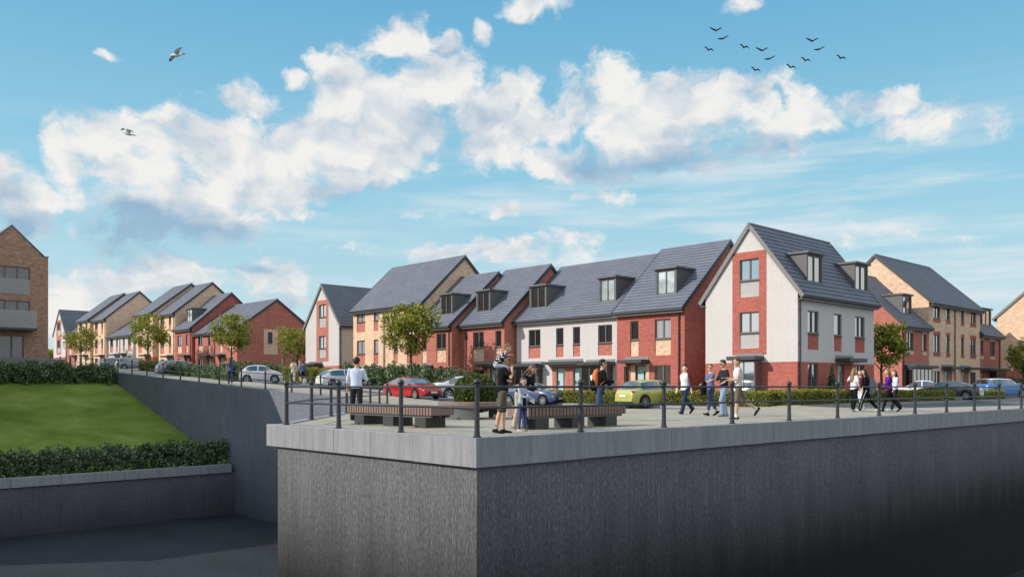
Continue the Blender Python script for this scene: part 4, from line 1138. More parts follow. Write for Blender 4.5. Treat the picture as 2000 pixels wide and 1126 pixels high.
def prof(pts, v):
    # smooth (monotone-ish) interpolation
    if v <= pts[0][0]: return pts[0][1]
    for k in range(len(pts)-1):
        (a, za), (b, zb) = pts[k], pts[k+1]
        if v <= b:
            h = b-a; t = (v-a)/h
            sl = lambda i: 0 if i <= 0 or i >= len(pts)-1 else ((pts[i+1][1]-pts[i-1][1])/(pts[i+1][0]-pts[i-1][0]))
            s0, s1 = sl(k), sl(k+1); dd = (zb-za)/h
            lim = lambda s: 0 if s*dd <= 0 else math.copysign(min(abs(s), 2.5*abs(dd)), dd)
            s0, s1 = (lim(s0) if k else dd), (lim(s1) if k < len(pts)-2 else dd)
            return (2*t**3-3*t*t+1)*za + (t**3-2*t*t+t)*h*s0 + (-2*t**3+3*t*t)*zb + (t**3-t*t)*h*s1
    return pts[-1][1]
def car(label, px, t, heading, style, paint, L=4.3, W=1.76, H=1.0, sc=1.0, roofpaint=None, plates=('plate_yellow','plate_white'), rimspokes=5, dark_rim=False, group='parked cars', zoff=0.0, wind_line=None, trim='black_trim'):
    c = P(px, t); hd = RT_*math.cos(R(heading)) + FW*math.sin(R(heading)); nd = Vector((-hd.y, hd.x))
    surf = lambda p: gz(p.x, p.y) - (.1 if 30.1 < p.x < 33.4 and p.y > 20 else 0)
    zs_ = [surf(c + hd*(u*L*sc) + nd*(v*W*sc)) for u in (-.3,.31) for v in (-.45,.45)]
    z = .75*min(zs_) + .25*sum(zs_)/4 + zoff
    o = thing('parked_car', label, 'car', (c.x, c.y, z), math.atan2(hd.y, hd.x), group); o.scale = (sc,)*3
    R0 = .315; wb0, wb1 = -.30*L-.02, .315*L; Ra = R0+.055
    fs = set([k/56 for k in range(57)] + [.004,.01,.015,.02,.985,.993]); 
    for xw in (wb0, wb1):
        for k in range(-6,7):
            f = (xw + Ra*math.sin(k*math.pi/13.2))/L + .5
            if 0 < f < 1: fs.add(f)
        for sg in (-1,1): fs.add((xw+sg*(Ra+.004))/L+.5)
    for a in (*style['rear'], *style['wind'], *style['side'], .33, .63): fs.add(a)
    for p in style['pil']: fs |= {p-.009, p+.009}
    fs = sorted(f for f in fs if 0 <= f <= 1); ff = [fs[0]]
    for f in fs[1:]:
        if f-ff[-1] > .0025: ff.append(f)
    fs = ff
    def sec(f):
        x = (f-.5)*L; top = prof(style['top'], f)*H; belt = min(prof(style['belt'], f)*H, top-.012)
        u = abs(2*f-1); wb = W/2*(1 - .20*u**7 - .05*u**2)
        hgt = max(0, top-belt); rw = wb - .04 - .36*hgt
        bot = .21 + (.10*max(0,(u-.86))/.14)
        for xw in (wb0, wb1):
            if abs(x-xw) < Ra: bot = max(bot, R0 + math.sqrt(Ra*Ra-(x-xw)**2))
        z7 = max(.34, bot+.015); z5 = max(belt-.10, z7+.03); z6 = max((z5+z7)/2+.03, z7+.015); z6 = min(z6, z5-.01)
        cr = min(.05, hgt*.25)
        return [(x,0,top), (x,rw*.55,top-cr*.2), (x,rw*.86,top-cr*.6), (x,rw,max(top-cr*1.6, belt+.004)), (x,wb-.025,belt), (x,wb,z5), (x,wb+.004,z6), (x,wb-.006,z7), (x,wb-.04,bot)]
    S = [sec(f) for f in fs]
    body, roofp, glass, doors = MB(), MB(), {}, {1: MB(), -1: MB()}
    dl = (.315, .66)
    for (s0, s1), (f0, f1) in zip(zip(S, S[1:]), zip(fs, fs[1:])):
        fm = (f0+f1)/2
        for sg in (1,-1):
            g = lambda p: (p[0], p[1]*sg, p[2])
            for k in range(8):
                q = [g(s0[k]), g(s1[k]), g(s1[k+1]), g(s0[k+1])]
                if sg < 0: q = q[::-1]
                if (Vector(q[0])-Vector(q[2])).length < 1e-5: continue
                tgt = body
                if k < 3 and style['wind'][0] < fm < style['wind'][1]: tgt = glass.setdefault('windscreen', MB())
                elif k < 3 and style['rear'][0] < fm < style['rear'][1]: tgt = glass.setdefault('rear_window', MB())
                elif k == 3 and style['side'][0] < fm < style['side'][1] and all(abs(fm-p) > .009 for p in style['pil']) and s0[3][2]-s0[4][2] > .03:
                    tgt = glass.setdefault('side_window_%d_%d' % (sg, sum(fm > p for p in style['pil'])), MB())
                elif k < 3 and roofpaint and style['rear'][1] <= fm <= style['wind'][0]: tgt = roofp
                elif 4 <= k <= 6 and dl[0] < fm < dl[1] and s0[8][2] < .3: tgt = doors[sg]
                tgt.face(q)
        body.face([(s0[8][0], s0[8][1], s0[8][2]), (s1[8][0], s1[8][1], s1[8][2]), (s1[8][0], -s1[8][1], s1[8][2]), (s0[8][0], -s0[8][1], s0[8][2])])
    for s, rv in ((S[0], False), (S[-1], True)):
        ring = [(p[0], p[1], p[2]) for p in s] + [(p[0], -p[1], p[2]) for p in s[:0:-1]]
        body.face(ring if rv else ring[::-1])
    def fin(m, name, mat, parent):
        ob = m.build(name, mat, parent, uv=False)
        b = bmesh.new(); b.from_mesh(ob.data); bmesh.ops.remove_doubles(b, verts=b.verts, dist=.0008); bmesh.ops.recalc_face_normals(b, faces=b.faces); b.to_mesh(ob.data); b.free()
        ob.data.polygons.foreach_set('use_smooth', [True]*len(ob.data.polygons)); ob.data.set_sharp_from_angle(angle=R(38)); return ob
    bo = fin(body, 'body', M[paint], o)
    if roofpaint and roofp.f: fin(roofp, 'roof', M[roofpaint], o)
    for sg in (1,-1):
        d = fin(doors[sg], 'door', M[paint], o)
        m = MB(); m.box(-.02, sg*(W/2-.012)-.016, .74*H, .16, sg*(W/2-.012)+.016, .77*H); m.build('handle', M['black_trim'], d, uv=False)
    for k, m in glass.items(): fin(m, 'side_window' if k.startswith('side') else k, M['carglass'], o)
    for xw in (wb0, wb1):
        for sg in (1,-1):
            y = sg*(W/2-.10)
            m = MB(); m.lathe([(0,-.02),(R0*.60,-.02),(R0*.60,.0),(0,.0)], n=20, axis='y'); w = m.build('wheel', M['black_trim'], o, uv=False, loc=(xw,y,R0))
            m = MB(); m.lathe([(R0*.68,-.09),(R0*.93,-.095),(R0,-.06),(R0,.06),(R0*.93,.095),(R0*.68,.09),(R0*.64,.05),(R0*.64,-.05),(R0*.68,-.09)], n=28, axis='y'); m.build('tyre', M['tyre'], w, smooth=40, uv=False)
            m = MB(); rm = M['alloy']
            m.lathe([(R0*.62,-.085),(R0*.69,-.085),(R0*.69,.085),(R0*.62,.085),(R0*.62,-.085)], n=28, axis='y'); m.lathe([(0,.078),(R0*.16,.074),(R0*.16,-.074),(0,-.078)], n=14, axis='y')
            for k in range(rimspokes):
                a = 2*math.pi*k/rimspokes
                for yy in (.066,-.066):
                    m.beam((math.cos(a)*.03,yy,math.sin(a)*.03), (math.cos(a)*R0*.66,yy,math.sin(a)*R0*.66), (-math.sin(a)*.027*5/rimspokes,0,math.cos(a)*.027*5/rimspokes), (0,.01,0))
            m.build('rim', rm, w, uv=False)
            m = MB(); m.lathe([(Ra+.0,-.02),(Ra-.012,-.02)], n=20, axis='y')
    m = MB(); m.box(wb0-Ra-.05, -W/2+.24, .2, wb1+Ra+.05, W/2-.24, .62*H); m.build('underbody', M['black_trim'], o, uv=False)
    def sec_at(f, zf):   # surface point on the side/corner
        s = sec(f); return s
    for sg in (1,-1):
        s = sec(.955); m = MB(); m.ball((s[5][0]-.02, sg*(s[5][1]-.17), s[4][2]-.085), (.15,.17,.062), 12, 8, Matrix.Rotation(-sg*.5, 3, 'Z')); m.build('headlight', M['lamp_clear'], o, smooth=60, uv=False)
        s = sec(.02); m = MB(); m.ball((s[5][0]+.075, sg*(s[5][1]-.10), .81*H), (.11,.16,.08), 12, 8, Matrix.Rotation(sg*.4, 3, 'Z')); m.build('taillight', M['lamp_red'], o, smooth=60, uv=False)
        m = MB(); f = style['wind'][1]-.045; s = sec(f); m.ball((s[4][0], sg*(s[4][1]+.11), s[4][2]+.05), (.07,.10,.065), 10, 7); m.box(s[4][0]-.02, sg*(s[4][1]+.02)-.03, s[4][2]+.0, s[4][0]+.02, sg*(s[4][1]+.02)+.03, s[4][2]+.04)
        m.build('door_mirror', M[paint], o, smooth=50, uv=False)
    m = MB(); x = L/2+.006; m.box(x-.02, -.42*W/1.76, .38*H, x+.01, .42*W/1.76, .53*H); m.box(x-.03, -.55*W/1.76, .26, x+.006, .55*W/1.76, .34*H); m.build('grille', M['black_trim'], o, uv=False)
    m = MB(); m.box(x+.012, -.26, .40*H, x+.022, .26, .51*H); m.build('number_plate', M[plates[1]], o, uv=False)
    m = MB(); m.box(-x-.022, -.26, .56*H, -x-.008, .26, .67*H); m.build('number_plate', M[plates[0]], o, uv=False)
    m = MB(); m.box(-x-.012, -.62*W/1.76, .25, -x+.03, .62*W/1.76, .33*H); m.build('rear_valance', M['black_trim'], o, uv=False)
    if wind_line:
        m = MB()
        for sg in (1,-1):
            pts = []
            for f in fs:
                if style['side'][0]-.01 <= f <= style['side'][1]+.01:
                    s = sec(f); pts.append(Vector((s[3][0], sg*(s[3][1]+.012), s[3][2]-.004)))
            low = [Vector((sec(f)[4][0], sg*(sec(f)[4][1]+.010), sec(f)[4][2]+.006)) for f in fs if style['side'][0]-.01 <= f <= style['side'][1]+.01]
            m.tube(pts + low[::-1], .014, 6)
        m.build('window_trim', M['chrome'], o, smooth=60, uv=False)
    return o
for nm, c, mt in (('red',(178,12,22),.1),('white',(226,228,232),0),('blue',(74,88,124),.35),('lime',(188,188,102),.15),('grey',(74,79,88),.1),('lblue',(72,128,190),.2),('silver',(150,152,160),.45),('mauve',(212,208,214),0)):
    M['paint_'+nm] = m_paint('paint_'+nm, lin(*c), mt)
# heading: 0 = toward image right, 90 = straight away, 180 = left, 270 = toward the viewer
car('glossy red hatchback with white rims, parked beside the plaza', 805, 51, 313, FAST, 'paint_red', 4.6, 1.8, .99, .93, rimspokes=7, wind_line=True, zoff=.02)
car('white saloon nosing away behind the red car and the round bush', 911, 54.5, 18, FAST, 'paint_white', 4.5, 1.8, 1.0, 1.0)
car('blue violet coupe behind the mother and the girl', 1041, 47.5, 322, FAST, 'paint_blue', 4.4, 1.8, 1.0, .86, rimspokes=10)
car('yellow green hatchback seen from behind near the red house', 1274, 42.5, 33, HATCH, 'paint_lime', 4.0, 1.72, 1.0, .95, rimspokes=9, plates=('plate_white','plate_white'))
car('white saloon behind the low hedge to the right of the girls', 1799, 57, 150, SALOON, 'paint_white', 4.3, 1.76, 1.02, .84)
car('dark grey coupe with its red tail light to the right, beside the white saloon', 1852, 53.5, 140, FAST, 'paint_grey', 4.5, 1.8, .97, .84)
car('light blue small car with a pale roof facing right at the edge of the view', 1953, 61, 18, MINI, 'paint_lblue', 3.8, 1.70, 1.0, .98, roofpaint='paint_white', rimspokes=10)
car('white hatchback seen from behind left of the man in the white shirt', 670, 62, 36, HATCH, 'paint_white', 4.1, 1.75, 1.02, .92, zoff=.05)
car('small rounded white car parked beside the left promenade', 511, 66, 10, BUBBLE, 'paint_mauve', 3.55, 1.62, 1.0, .93, zoff=.05)
car('grey estate car behind the shrubs left of the woman with the bag', 352, 76, 38, ESTATE, 'paint_silver', 4.5, 1.76, 1.0, .9)
car('grey estate car with a dark roof line farther up the left promenade', 266, 88, 30, ESTATE, 'paint_silver', 4.5, 1.76, 1.0, .88, rimspokes=9)
car('farthest pale blue grey car half hidden by the top hedge', 228, 96, 40, HATCH, 'paint_silver', 4.2, 1.74, 1.0, .95)

# ------------------------------------------------------------------ people
def m_skin(name, c):
    t = NT(name); o = t.coord(); t.b.inputs['Subsurface Weight'].default_value = .06
    return t.done(t.mix(t.noise(o, 12, 3), sc(c, .9), sc(c, 1.08)), .55)
M['skin'] = m_skin('skin', lin(205,160,132)); M['skin_pale'] = m_skin('pale_skin', lin(222,182,158))
def cloth(name, c, var=.22):
    k = 'cloth_'+name
    if k not in M: M[k] = m_plain(k, lin(*c), .9, var=var, vs=9, bump=.35, spec=.15)
    return k
def m_dots(name, a, b):
    t = NT(name); o = t.coord(); v = t.n('ShaderNodeTexVoronoi'); v.inputs['Scale'].default_value = 17; t.l(o, v.inputs['Vector'])
    return t.done(t.ramp(v.outputs['Distance'], [(.40, c4(b)), (.46, c4(a))]), .9, spec=.1)
M['cloth_dots'] = m_dots('dotted_cloth', lin(26,30,44), lin(224,224,228))
for n, c in dict(black=(24,24,27), charcoal=(46,47,52), white=(222,222,224), offwhite=(205,203,198), navy=(26,30,54), denim=(66,78,104), lightdenim=(138,156,182), darkdenim=(44,54,80), khaki=(96,88,78), brown=(110,98,88), maroon=(100,44,60), bluetee=(100,110,146), beige=(182,170,152), legging=(78,90,134), purple=(92,38,128), grey=(120,124,134), palegrey=(176,182,196), cream=(206,198,184), blue=(84,104,146), orange=(196,118,70), shirt=(206,214,236), sole=(190,184,172), shoe=(34,34,38)).items(): cloth(n, c)
for n, c in dict(hair_black=(24,20,20), hair_brown=(62,44,34), hair_dkblond=(128,100,66), hair_red=(92,50,38), hair_grey=(150,146,140), hair_mid=(88,68,50)).items():
    t = NT(n); o = t.coord('Object',(8,8,1.2)); M[n] = t.done(t.mix(t.noise(o, 6, 4, .7), sc(lin(*c), .55), sc(lin(*c), 1.35)), .5)
def remesh(mb, name, mat, parent, voxel, it=3):
    o = mb.build(name, mat, parent, uv=False)
    r = o.modifiers.new('r', 'REMESH'); r.mode = 'VOXEL'; r.voxel_size = voxel
    s = o.modifiers.new('s', 'SMOOTH'); s.factor = .5; s.iterations = it
    me = bpy.data.meshes.new_from_object(o.evaluated_get(bpy.context.evaluated_depsgraph_get()))
    old = o.data; o.modifiers.clear(); o.data = me; bpy.data.meshes.remove(old); me.name = name
    if not me.materials: me.materials.append(mat)
    me.polygons.foreach_set('use_smooth', [True]*len(me.polygons))
    return o
def person(label, loc, face, hgt, legs=((0,0),(0,0)), arms=((0,8,10),(0,8,10)), lean=0, head=(0,0), female=False, child=False, skin='skin',
           top='white', sleeve='short', sleevecol=None, jacket=None, bottom='darkdenim', shorts=False, skirt=None, shoes='shoe', socks=None, hair=('short','hair_brown'), shades=False, cuffs=None,
           group=None, voxel=.010, twist=0, seat=False, wide=1.0, hem=0.0):
    """legs: (hip swing, knee bend[, outward]) left,right; arms: (swing, outward, elbow bend[, inward turn of forearm]); x = right, y = forward"""
    hd = RT_*math.cos(R(face)) + FW*math.sin(R(face))
    o = thing('person', label, 'person', loc, math.atan2(hd.y, hd.x) - math.pi/2, group)
    k = hgt/1.75; o.scale = (k,)*3
    hs = 1.28 if child else 1.06     # larger head on a child
    hipw, shw = (.095, .165) if female else (.09, .19)
    if child: hipw, shw = .085, .155
    hip = Vector((0,0,.92)); J = {}
    low = 9
    for sd, (sg, lg) in enumerate(zip((-1,1), legs)):
        sw, kn = R(lg[0]), R(lg[1]); out = R(lg[2] if len(lg) > 2 else 3)
        h = hip + Vector((sg*hipw, 0, -.02)); d1 = Vector((sg*math.sin(out)*math.cos(sw), math.sin(sw), -math.cos(sw)*math.cos(out)))
        kne = h + d1*.43; a2 = sw-kn; d2 = Vector((sg*math.sin(out)*.3, math.sin(a2), -math.cos(a2))).normalized()
        ank = kne + d2*.41; fp = a2 + (R(lg[3]) if len(lg) > 3 else max(0, -a2*.0))
        ft = Vector((sg*.12, math.cos(fp), math.sin(fp))).normalized()
        J['h%d'%sd], J['k%d'%sd], J['a%d'%sd], J['f%d'%sd] = h, kne, ank, ft
        low = min(low, ank.z-.075, (ank+ft*.17).z-.055)
    dz = Vector((0,0,-low)) if not seat else Vector((0,0,-hip.z))
    for q in J: 
        if q[0] != 'f': J[q] = J[q] + dz
    hip = hip + dz
    up = Vector((0, math.sin(R(lean)), math.cos(R(lean)))); fwd = Vector((0, math.cos(R(lean)), -math.sin(R(lean))))
    sp = lambda d, y=0: hip + up*d + fwd*y
    tw = Matrix.Rotation(R(twist), 3, 'Z'); X = tw @ Vector((1,0,0))
    sh = sp(.50)
    for sd, (sg, am) in enumerate(zip((-1,1), arms)):
        s0 = sh + X*(sg*shw); 
        if am and am[0] == 'pt': e, w_ = Vector(am[1])+hip, Vector(am[2])+hip
        else:
            a, ou, el = R(am[0]), R(am[1]), R(am[2]); inn = R(am[3] if len(am) > 3 else 0)
            d1 = Vector((sg*math.sin(ou), math.sin(a)*math.cos(ou), -math.cos(a)*math.cos(ou))); e = s0 + tw @ d1*.29
            b = a+el; d2 = Vector((sg*(math.sin(ou)*.5-math.sin(inn)), math.sin(b)*math.cos(inn), -math.cos(b)*math.cos(inn))).normalized(); w_ = e + tw @ d2*.255
        J['s%d'%sd], J['e%d'%sd], J['w%d'%sd] = s0, e, w_
    nb = sp(.56); hm = Matrix.Rotation(R(head[0]), 3, 'Z') @ Matrix.Rotation(R(-head[1]), 3, 'X')
    hc = nb + up*.045 + hm @ Vector((0,.025,.112*hs)); f_ = 'f' if female else 'm'
    TOR = [(-.08,.085,.075),(-.03,.145,.105),(.04,.158,.112),(.12,.145,.102),(.22,.128,.095),(.34,.150,.112),(.43,.158,.108),(.49,.150,.088),(.535,.095,.07),(.57,.058,.058)] if female else \
          [(-.08,.085,.075),(-.03,.14,.105),(.04,.15,.11),(.12,.146,.105),(.22,.145,.102),(.34,.168,.115),(.43,.182,.112),(.49,.172,.09),(.535,.105,.072),(.57,.06,.06)]
    TOR = [(d, rx*wide, ry*wide) for d, rx, ry in TOR]
    def torso(m, lo, hi, g):
        T = [q for q in TOR if lo <= q[0] <= hi]
        m.tube([sp(q[0], .012 if .3 < q[0] < .45 else 0) for q in T], [(q[1]+g, q[2]+g) for q in T], 16, flat=X)
    m = MB(); torso(m, -9, 9, 0); m.limb([nb-up*.03, nb+up*.07+hm@Vector((0,.012,.03))], [.055,.052], 10)
    # head
    m.ball(hc, (.076*hs,.096*hs,.115*hs), 18, 12, hm); m.ball(hc + hm@(Vector((0,.03,-.065))*hs), (.055*hs,.062*hs,.055*hs), 12, 8, hm)
    m.ball(hc + hm@(Vector((0,.098,-.018))*hs), (.013*hs,.022*hs,.024*hs), 8, 6, hm)
    for sg in (-1,1): m.ball(hc + hm@(Vector((sg*.078,-.005,-.005))*hs), (.014*hs,.024*hs,.034*hs), 8, 6, hm)
    for sd, sg in ((0,-1),(1,1)):
        h, kn, an, ft = J['h%d'%sd], J['k%d'%sd], J['a%d'%sd], J['f%d'%sd]
        m.limb([h, h.lerp(kn,.5), kn, kn.lerp(an,.35)+Vector((0,-.012,0)), an], [.085,.075,.054,.054,.037], 12)
        uf = Vector((0,-ft.z,ft.y)).normalized(); m.limb([an-uf*.03-ft*.02, an+ft*.09-uf*.047, an+ft*.15-uf*.056], [(.030,.030),(.034,.022),(.028,.015)], 8)
        s0, e, w_ = J['s%d'%sd], J['e%d'%sd], J['w%d'%sd]
        m.limb([s0-up*.02, s0.lerp(e,.5), e, e.lerp(w_,.35), w_], [.044,.043,.037,.037,.026], 10)
        d = (w_-e).normalized(); side = d.cross(Vector((0,0,1)) if abs(d.z) < .85 else Vector((0,1,0))).normalized(); nrm = side.cross(d)
        m.tube([w_-d*.01, w_+d*.045, w_+d*.085], [(.024,.017),(.038,.016),(.036,.013)], 8, flat=side)
        for q, (off, ln) in enumerate(((-.028,.062),(-.010,.072),(.009,.068),(.026,.052))):
            b0 = w_ + d*.08 + side*off; m.limb([b0, b0+d*ln*.5-nrm*.006, b0+d*ln-nrm*.024], [.0095,.009,.008], 6)
        b0 = w_ + d*.03 + side*(-.03 if sd else .03)*1; tdir = (d*.6 + side*(-.8 if sd else .8)).normalized(); m.limb([b0, b0+tdir*.035, b0+tdir*.05+d*.02], [.012,.011,.009], 6)
    remesh(m, 'body', M[skin], o, voxel)
    # eyes / sunglasses
    if shades:
        m = MB()
        for sg in (-1,1): m.ball(hc + hm@(Vector((sg*.034,.088,.012))*hs), (.032*hs,.018*hs,.024*hs), 10, 6, hm)
        m.beam(hc+hm@Vector((-.08,.0,.016))*1, hc+hm@Vector((-.05,.085,.016)), hm@Vector((.004,0,0)), hm@Vector((0,0,.006))); m.beam(hc+hm@Vector((.08,.0,.016)), hc+hm@Vector((.05,.085,.016)), hm@Vector((.004,0,0)), hm@Vector((0,0,.006)))
        m.build('sunglasses', M['black_trim'], o, smooth=60, uv=False)
    else:
        m = MB()
        for sg in (-1,1): m.ball(hc + hm@(Vector((sg*.032,.086,.014))*hs), (.011*hs,.008*hs,.008*hs), 8, 5, hm)
        m.build('eyes', M['black_trim'], o, smooth=60, uv=False)
    m = MB(); m.ball(hc + hm@(Vector((0,.088,-.068))*hs), (.024*hs,.008*hs,.007*hs), 8, 5, hm); m.build('mouth', M.setdefault('lips', m_plain('lips', lin(150,84,78), .5)), o, smooth=60, uv=False)
    # trousers / shorts / skirt
    if bottom:
        m = MB(); torso(m, -.09, .13, .012)
        for sd in (0,1):
            h, kn, an = J['h%d'%sd], J['k%d'%sd], J['a%d'%sd]
            if skirt: continue
            if shorts: m.limb([h, h.lerp(kn,.5), h.lerp(kn,.93)], [.098,.088,.076], 12)
            else:
                end = an.lerp(kn, .02 if not cuffs else .16)
                tight = female and bottom in ('legging','black','denim','darkdenim')
                m.limb([h, h.lerp(kn,.5), kn, kn.lerp(end,.4)+Vector((0,-.012,0)), end], [.098,.088,.066 if tight else .074,.063 if tight else .074,.048 if tight else .068], 12)
        if skirt: 
            c = hip - Vector((0,0,.02)); e = (J['k0']+J['k1'])/2; e = c.lerp(e, skirt)
            m.tube([c+Vector((0,0,.06)), c, c.lerp(e,.5), e], [(.16,.12),(.175,.13),(.18,.14),(.185,.15)], 16, flat=(1,0,0))
        remesh(m, 'skirt' if skirt else ('shorts' if shorts else 'trousers'), M['cloth_'+bottom], o, .012, 2)
        if skirt and False: pass
    if cuffs:
        m = MB()
        for sd in (0,1): kn, an = J['k%d'%sd], J['a%d'%sd]; m.tube([an.lerp(kn,.14), an.lerp(kn,.24)], [.055,.057], 12)
        m.build('turn_up', M['cloth_'+cuffs], o, smooth=50, uv=False)
    # top
    ln = 1.0 if sleeve == 'long' else (.55 if sleeve == 'short' else 0)
    def sleeves(m, g):
        for sd in (0,1):
            s0, e, w_ = J['s%d'%sd], J['e%d'%sd], J['w%d'%sd]; q = s0-up*.012
            if sleeve == 'long': m.limb([q, s0.lerp(e,.5), e, w_.lerp(e,.08)], [.060+g,.053+g,.047+g,.038+g], 10)
            elif sleeve == 'short': m.limb([q, s0.lerp(e,.62)], [.061+g,.058+g], 10)
            elif sleeve == 'three': m.limb([q, s0.lerp(e,.5), e, e.lerp(w_,.3)], [.060+g,.053+g,.047+g,.045+g], 10)
    m = MB(); torso(m, -.04-hem, .54, .018)
    if hem: m.tube([hip+Vector((0,0,.05)), hip-Vector((0,0,hem))], [(.165*wide,.125*wide),(.175*wide,.14*wide)], 16, flat=(1,0,0))
    if not sleevecol: sleeves(m, .004)
    remesh(m, 'dress' if hem > .25 else ('jacket' if jacket else 'shirt'), M['cloth_'+top], o, .012, 2)
    if sleevecol:
        for sd in (0,1):
            m = MB(); s0, e, w_ = J['s%d'%sd], J['e%d'%sd], J['w%d'%sd]
            m.limb([s0-up*.012, s0.lerp(e,.5), e, e.lerp(w_,.35)], [.066,.059,.053,.050], 10); remesh(m, 'sleeve', M['cloth_'+sleevecol], o, .012, 2)
    # shoes
    for sd in (0,1):
        an, ft = J['a%d'%sd], J['f%d'%sd]; upf = Vector((0,-ft.z,ft.y)).normalized(); m = MB()
        m.limb([an-ft*.045-upf*.04, an+ft*.06-upf*.047, an+ft*.165-upf*.056], [(.046,.046),(.050,.038),(.042,.027)], 10, flat=(1,0,0))
        if socks is None: m.limb([an-upf*.03, an+upf*.0], [.044,.044], 10)
        s_ = m.build('shoe', M['cloth_'+shoes], o, smooth=70, uv=False)
        m = MB(); m.tube([an-ft*.085-upf*.074, an+ft*.06-upf*.076, an+ft*.20-upf*.076], [(.040,.010),(.048,.010),(.036,.010)], 10, flat=(1,0,0)); m.build('sole', M['cloth_sole'], s_, smooth=50, uv=False)
        if socks:
            m = MB(); m.tube([an-upf*.03, an+(J['k%d'%sd]-an).normalized()*.09], [.044,.045], 10); m.build('sock', M['cloth_'+socks], o, smooth=60, uv=False)
    # hair
    st, hm_ = hair; px_seed = lambda l: abs(l[0]*97+l[1]*31)
    m = MB()
    keep = lambda p: not (p.y > .018*hs and p.z < .045*hs) and p.z > (-.062*hs if st != 'long' else -.075*hs)
    m.ball(hc + hm@(Vector((0,-.013,.016))*hs), (.085*hs,.098*hs,.110*hs), 20, 14, hm, keep)
    if st == 'short':
        m.ball(hc + hm@(Vector((0,-.016,.058))*hs), (.074*hs,.090*hs,.074*hs), 14, 10, hm)
        hr = random.Random(int(px_seed(loc)))
        for _ in range(46):
            d = rdir(hr); d.z = abs(d.z)*.9+.12; d.normalize()
            if d.y > .55 and d.z < .6: continue
            m.ball(hc + hm@Vector((d.x*.074*hs, (d.y*.090-.014)*hs, (d.z*.098+.022)*hs)), (.024*hs,.028*hs,.022*hs), 6, 4, hm @ Matrix.Rotation(hr.uniform(0,3), 3, 'Z'))
    if st == 'long':
        bk = -fwd
        m.limb([hc+hm@Vector((0,-.055,.03)), hc+hm@Vector((0,-.085,-.08)), sp(.44)+bk*.115, sp(.33)+bk*.125], [(.085,.055),(.095,.05),(.105,.038),(.07,.022)], 12, flat=X)
        for sg in (-1,1): m.limb([hc+hm@Vector((sg*.062,-.01,.03)), hc+hm@Vector((sg*.082,.0,-.08)), hc+hm@Vector((sg*.088,-.01,-.19))], [.03,.032,.02], 8)
    if st == 'tail': m.limb([hc+hm@Vector((0,-.10,.03)), hc+hm@Vector((0,-.125,-.05)), hc+hm@Vector((.03,-.115,-.20))], [.03,.035,.016], 8)
    if st == 'bun': m.ball(hc+hm@(Vector((0,-.11,.04))*hs), .045*hs, 10, 8)
    m.build('hair', M[hm_], o, smooth=70, uv=False)
    J['hc'] = hc; J['hip'] = hip; J['up'] = up; J['fwd'] = fwd; J['sh'] = sh; J['X'] = X
    mw = Matrix.Translation(Vector(loc)) @ Matrix.Rotation(o.rotation_euler.z, 4, 'Z') @ Matrix.Scale(k, 4)
    J['W'] = lambda p: mw @ Vector(p)
    J['rot'] = o.rotation_euler.z; J['k'] = k
    return o, J
def at(px, t, dz=0):
    c = P(px, t); return (c.x, c.y, gz(c.x, c.y)+dz)

def hung(name, label, cat, J, pts, build, mats):
    """a bag or phone carried by somebody: its own thing, placed at the body joint that carries it"""
    w = J['W'](pts); o = thing(name, label, cat, w, J['rot']); o.scale = (J['k'],)*3
    build(o); return o

# family at the rail
o, J = person('father in black tee and khaki shorts carrying a small child on his shoulders', at(982, 18.4), 8, 1.69, legs=((4,4),(-10,2)), arms=(('pt',(-.34,.12,.30),(-.17,.10,.50)),('pt',(.33,.16,.30),(.12,.19,.50))), head=(-6,14), top='black', bottom='khaki', shorts=True, shoes='shoe', hair=('short','hair_black'), shades=True, voxel=.008, wide=1.04)
fw = J['W']
sp_ = fw(J['sh'] + Vector((0,-.15,.09)))
person('small child in a dotted top riding on the father\'s shoulders, leaning over his head', tuple(sp_), 8, .98*1.06, legs=((76,84,26),(76,84,26)), arms=(('pt',(-.19,.34,.34),(-.12,.50,.36)),('pt',(.19,.34,.34),(.12,.50,.36))), lean=38, head=(-14,10), child=True, seat=True, top='dots', sleeve='short', bottom='palegrey', shorts=True, shoes='white', hair=('short','hair_dkblond'), skin='skin_pale', voxel=.012)
m_o, J = person('mother in a navy jacket bending over the girl at the rail', at(1016, 20.0), 326, 1.58, legs=((10,20),(0,14)), arms=((4,7,66,38),(4,7,66,38)), lean=30, head=(-4,30), female=True, top='navy', sleeve='long', jacket=True, hem=.20, bottom='beige', shoes='brown', hair=('long','hair_mid'), voxel=.008)
g_o, J = person('girl in a pale cardigan and blue leggings holding a paper in front of her mother', at(1020, 19.3), 318, 1.17, legs=((4,4),(-2,2)), arms=((18,6,48,30),(22,6,62,40)), head=(-4,12), female=True, child=True, top='palegrey', sleeve='long', bottom='legging', shoes='beige', hair=('long','hair_brown'), skin='skin_pale', voxel=.011, hem=.06)
m = MB(); m.tube([J['hip']+Vector((0,0,.46)), J['hip']+Vector((0,0,.1)), J['hip']-Vector((0,0,.22))], [(.10,.135),(.12,.15),(.17,.16)], 14, flat=(1,0,0)); m.build('dress', M['cloth_navy'], g_o, smooth=60, uv=False)
def paper(o):
    m = MB(); m.tube([(-.16,0,-.07),(0,.01,0),(.17,0,.10)], [.022,.026,.02], 8); m.face([(-.18,.02,-.2),(-.02,.03,-.16),(-.02,.02,.02),(-.18,.01,-.04)]); m.build('sheet', M['cloth_white'], o, smooth=40, uv=False)
hung('rolled_paper', 'rolled white paper held by the girl at the rail', 'paper', J, (J['w0']+J['w1'])/2 + Vector((0,.06,.02)), paper, None)
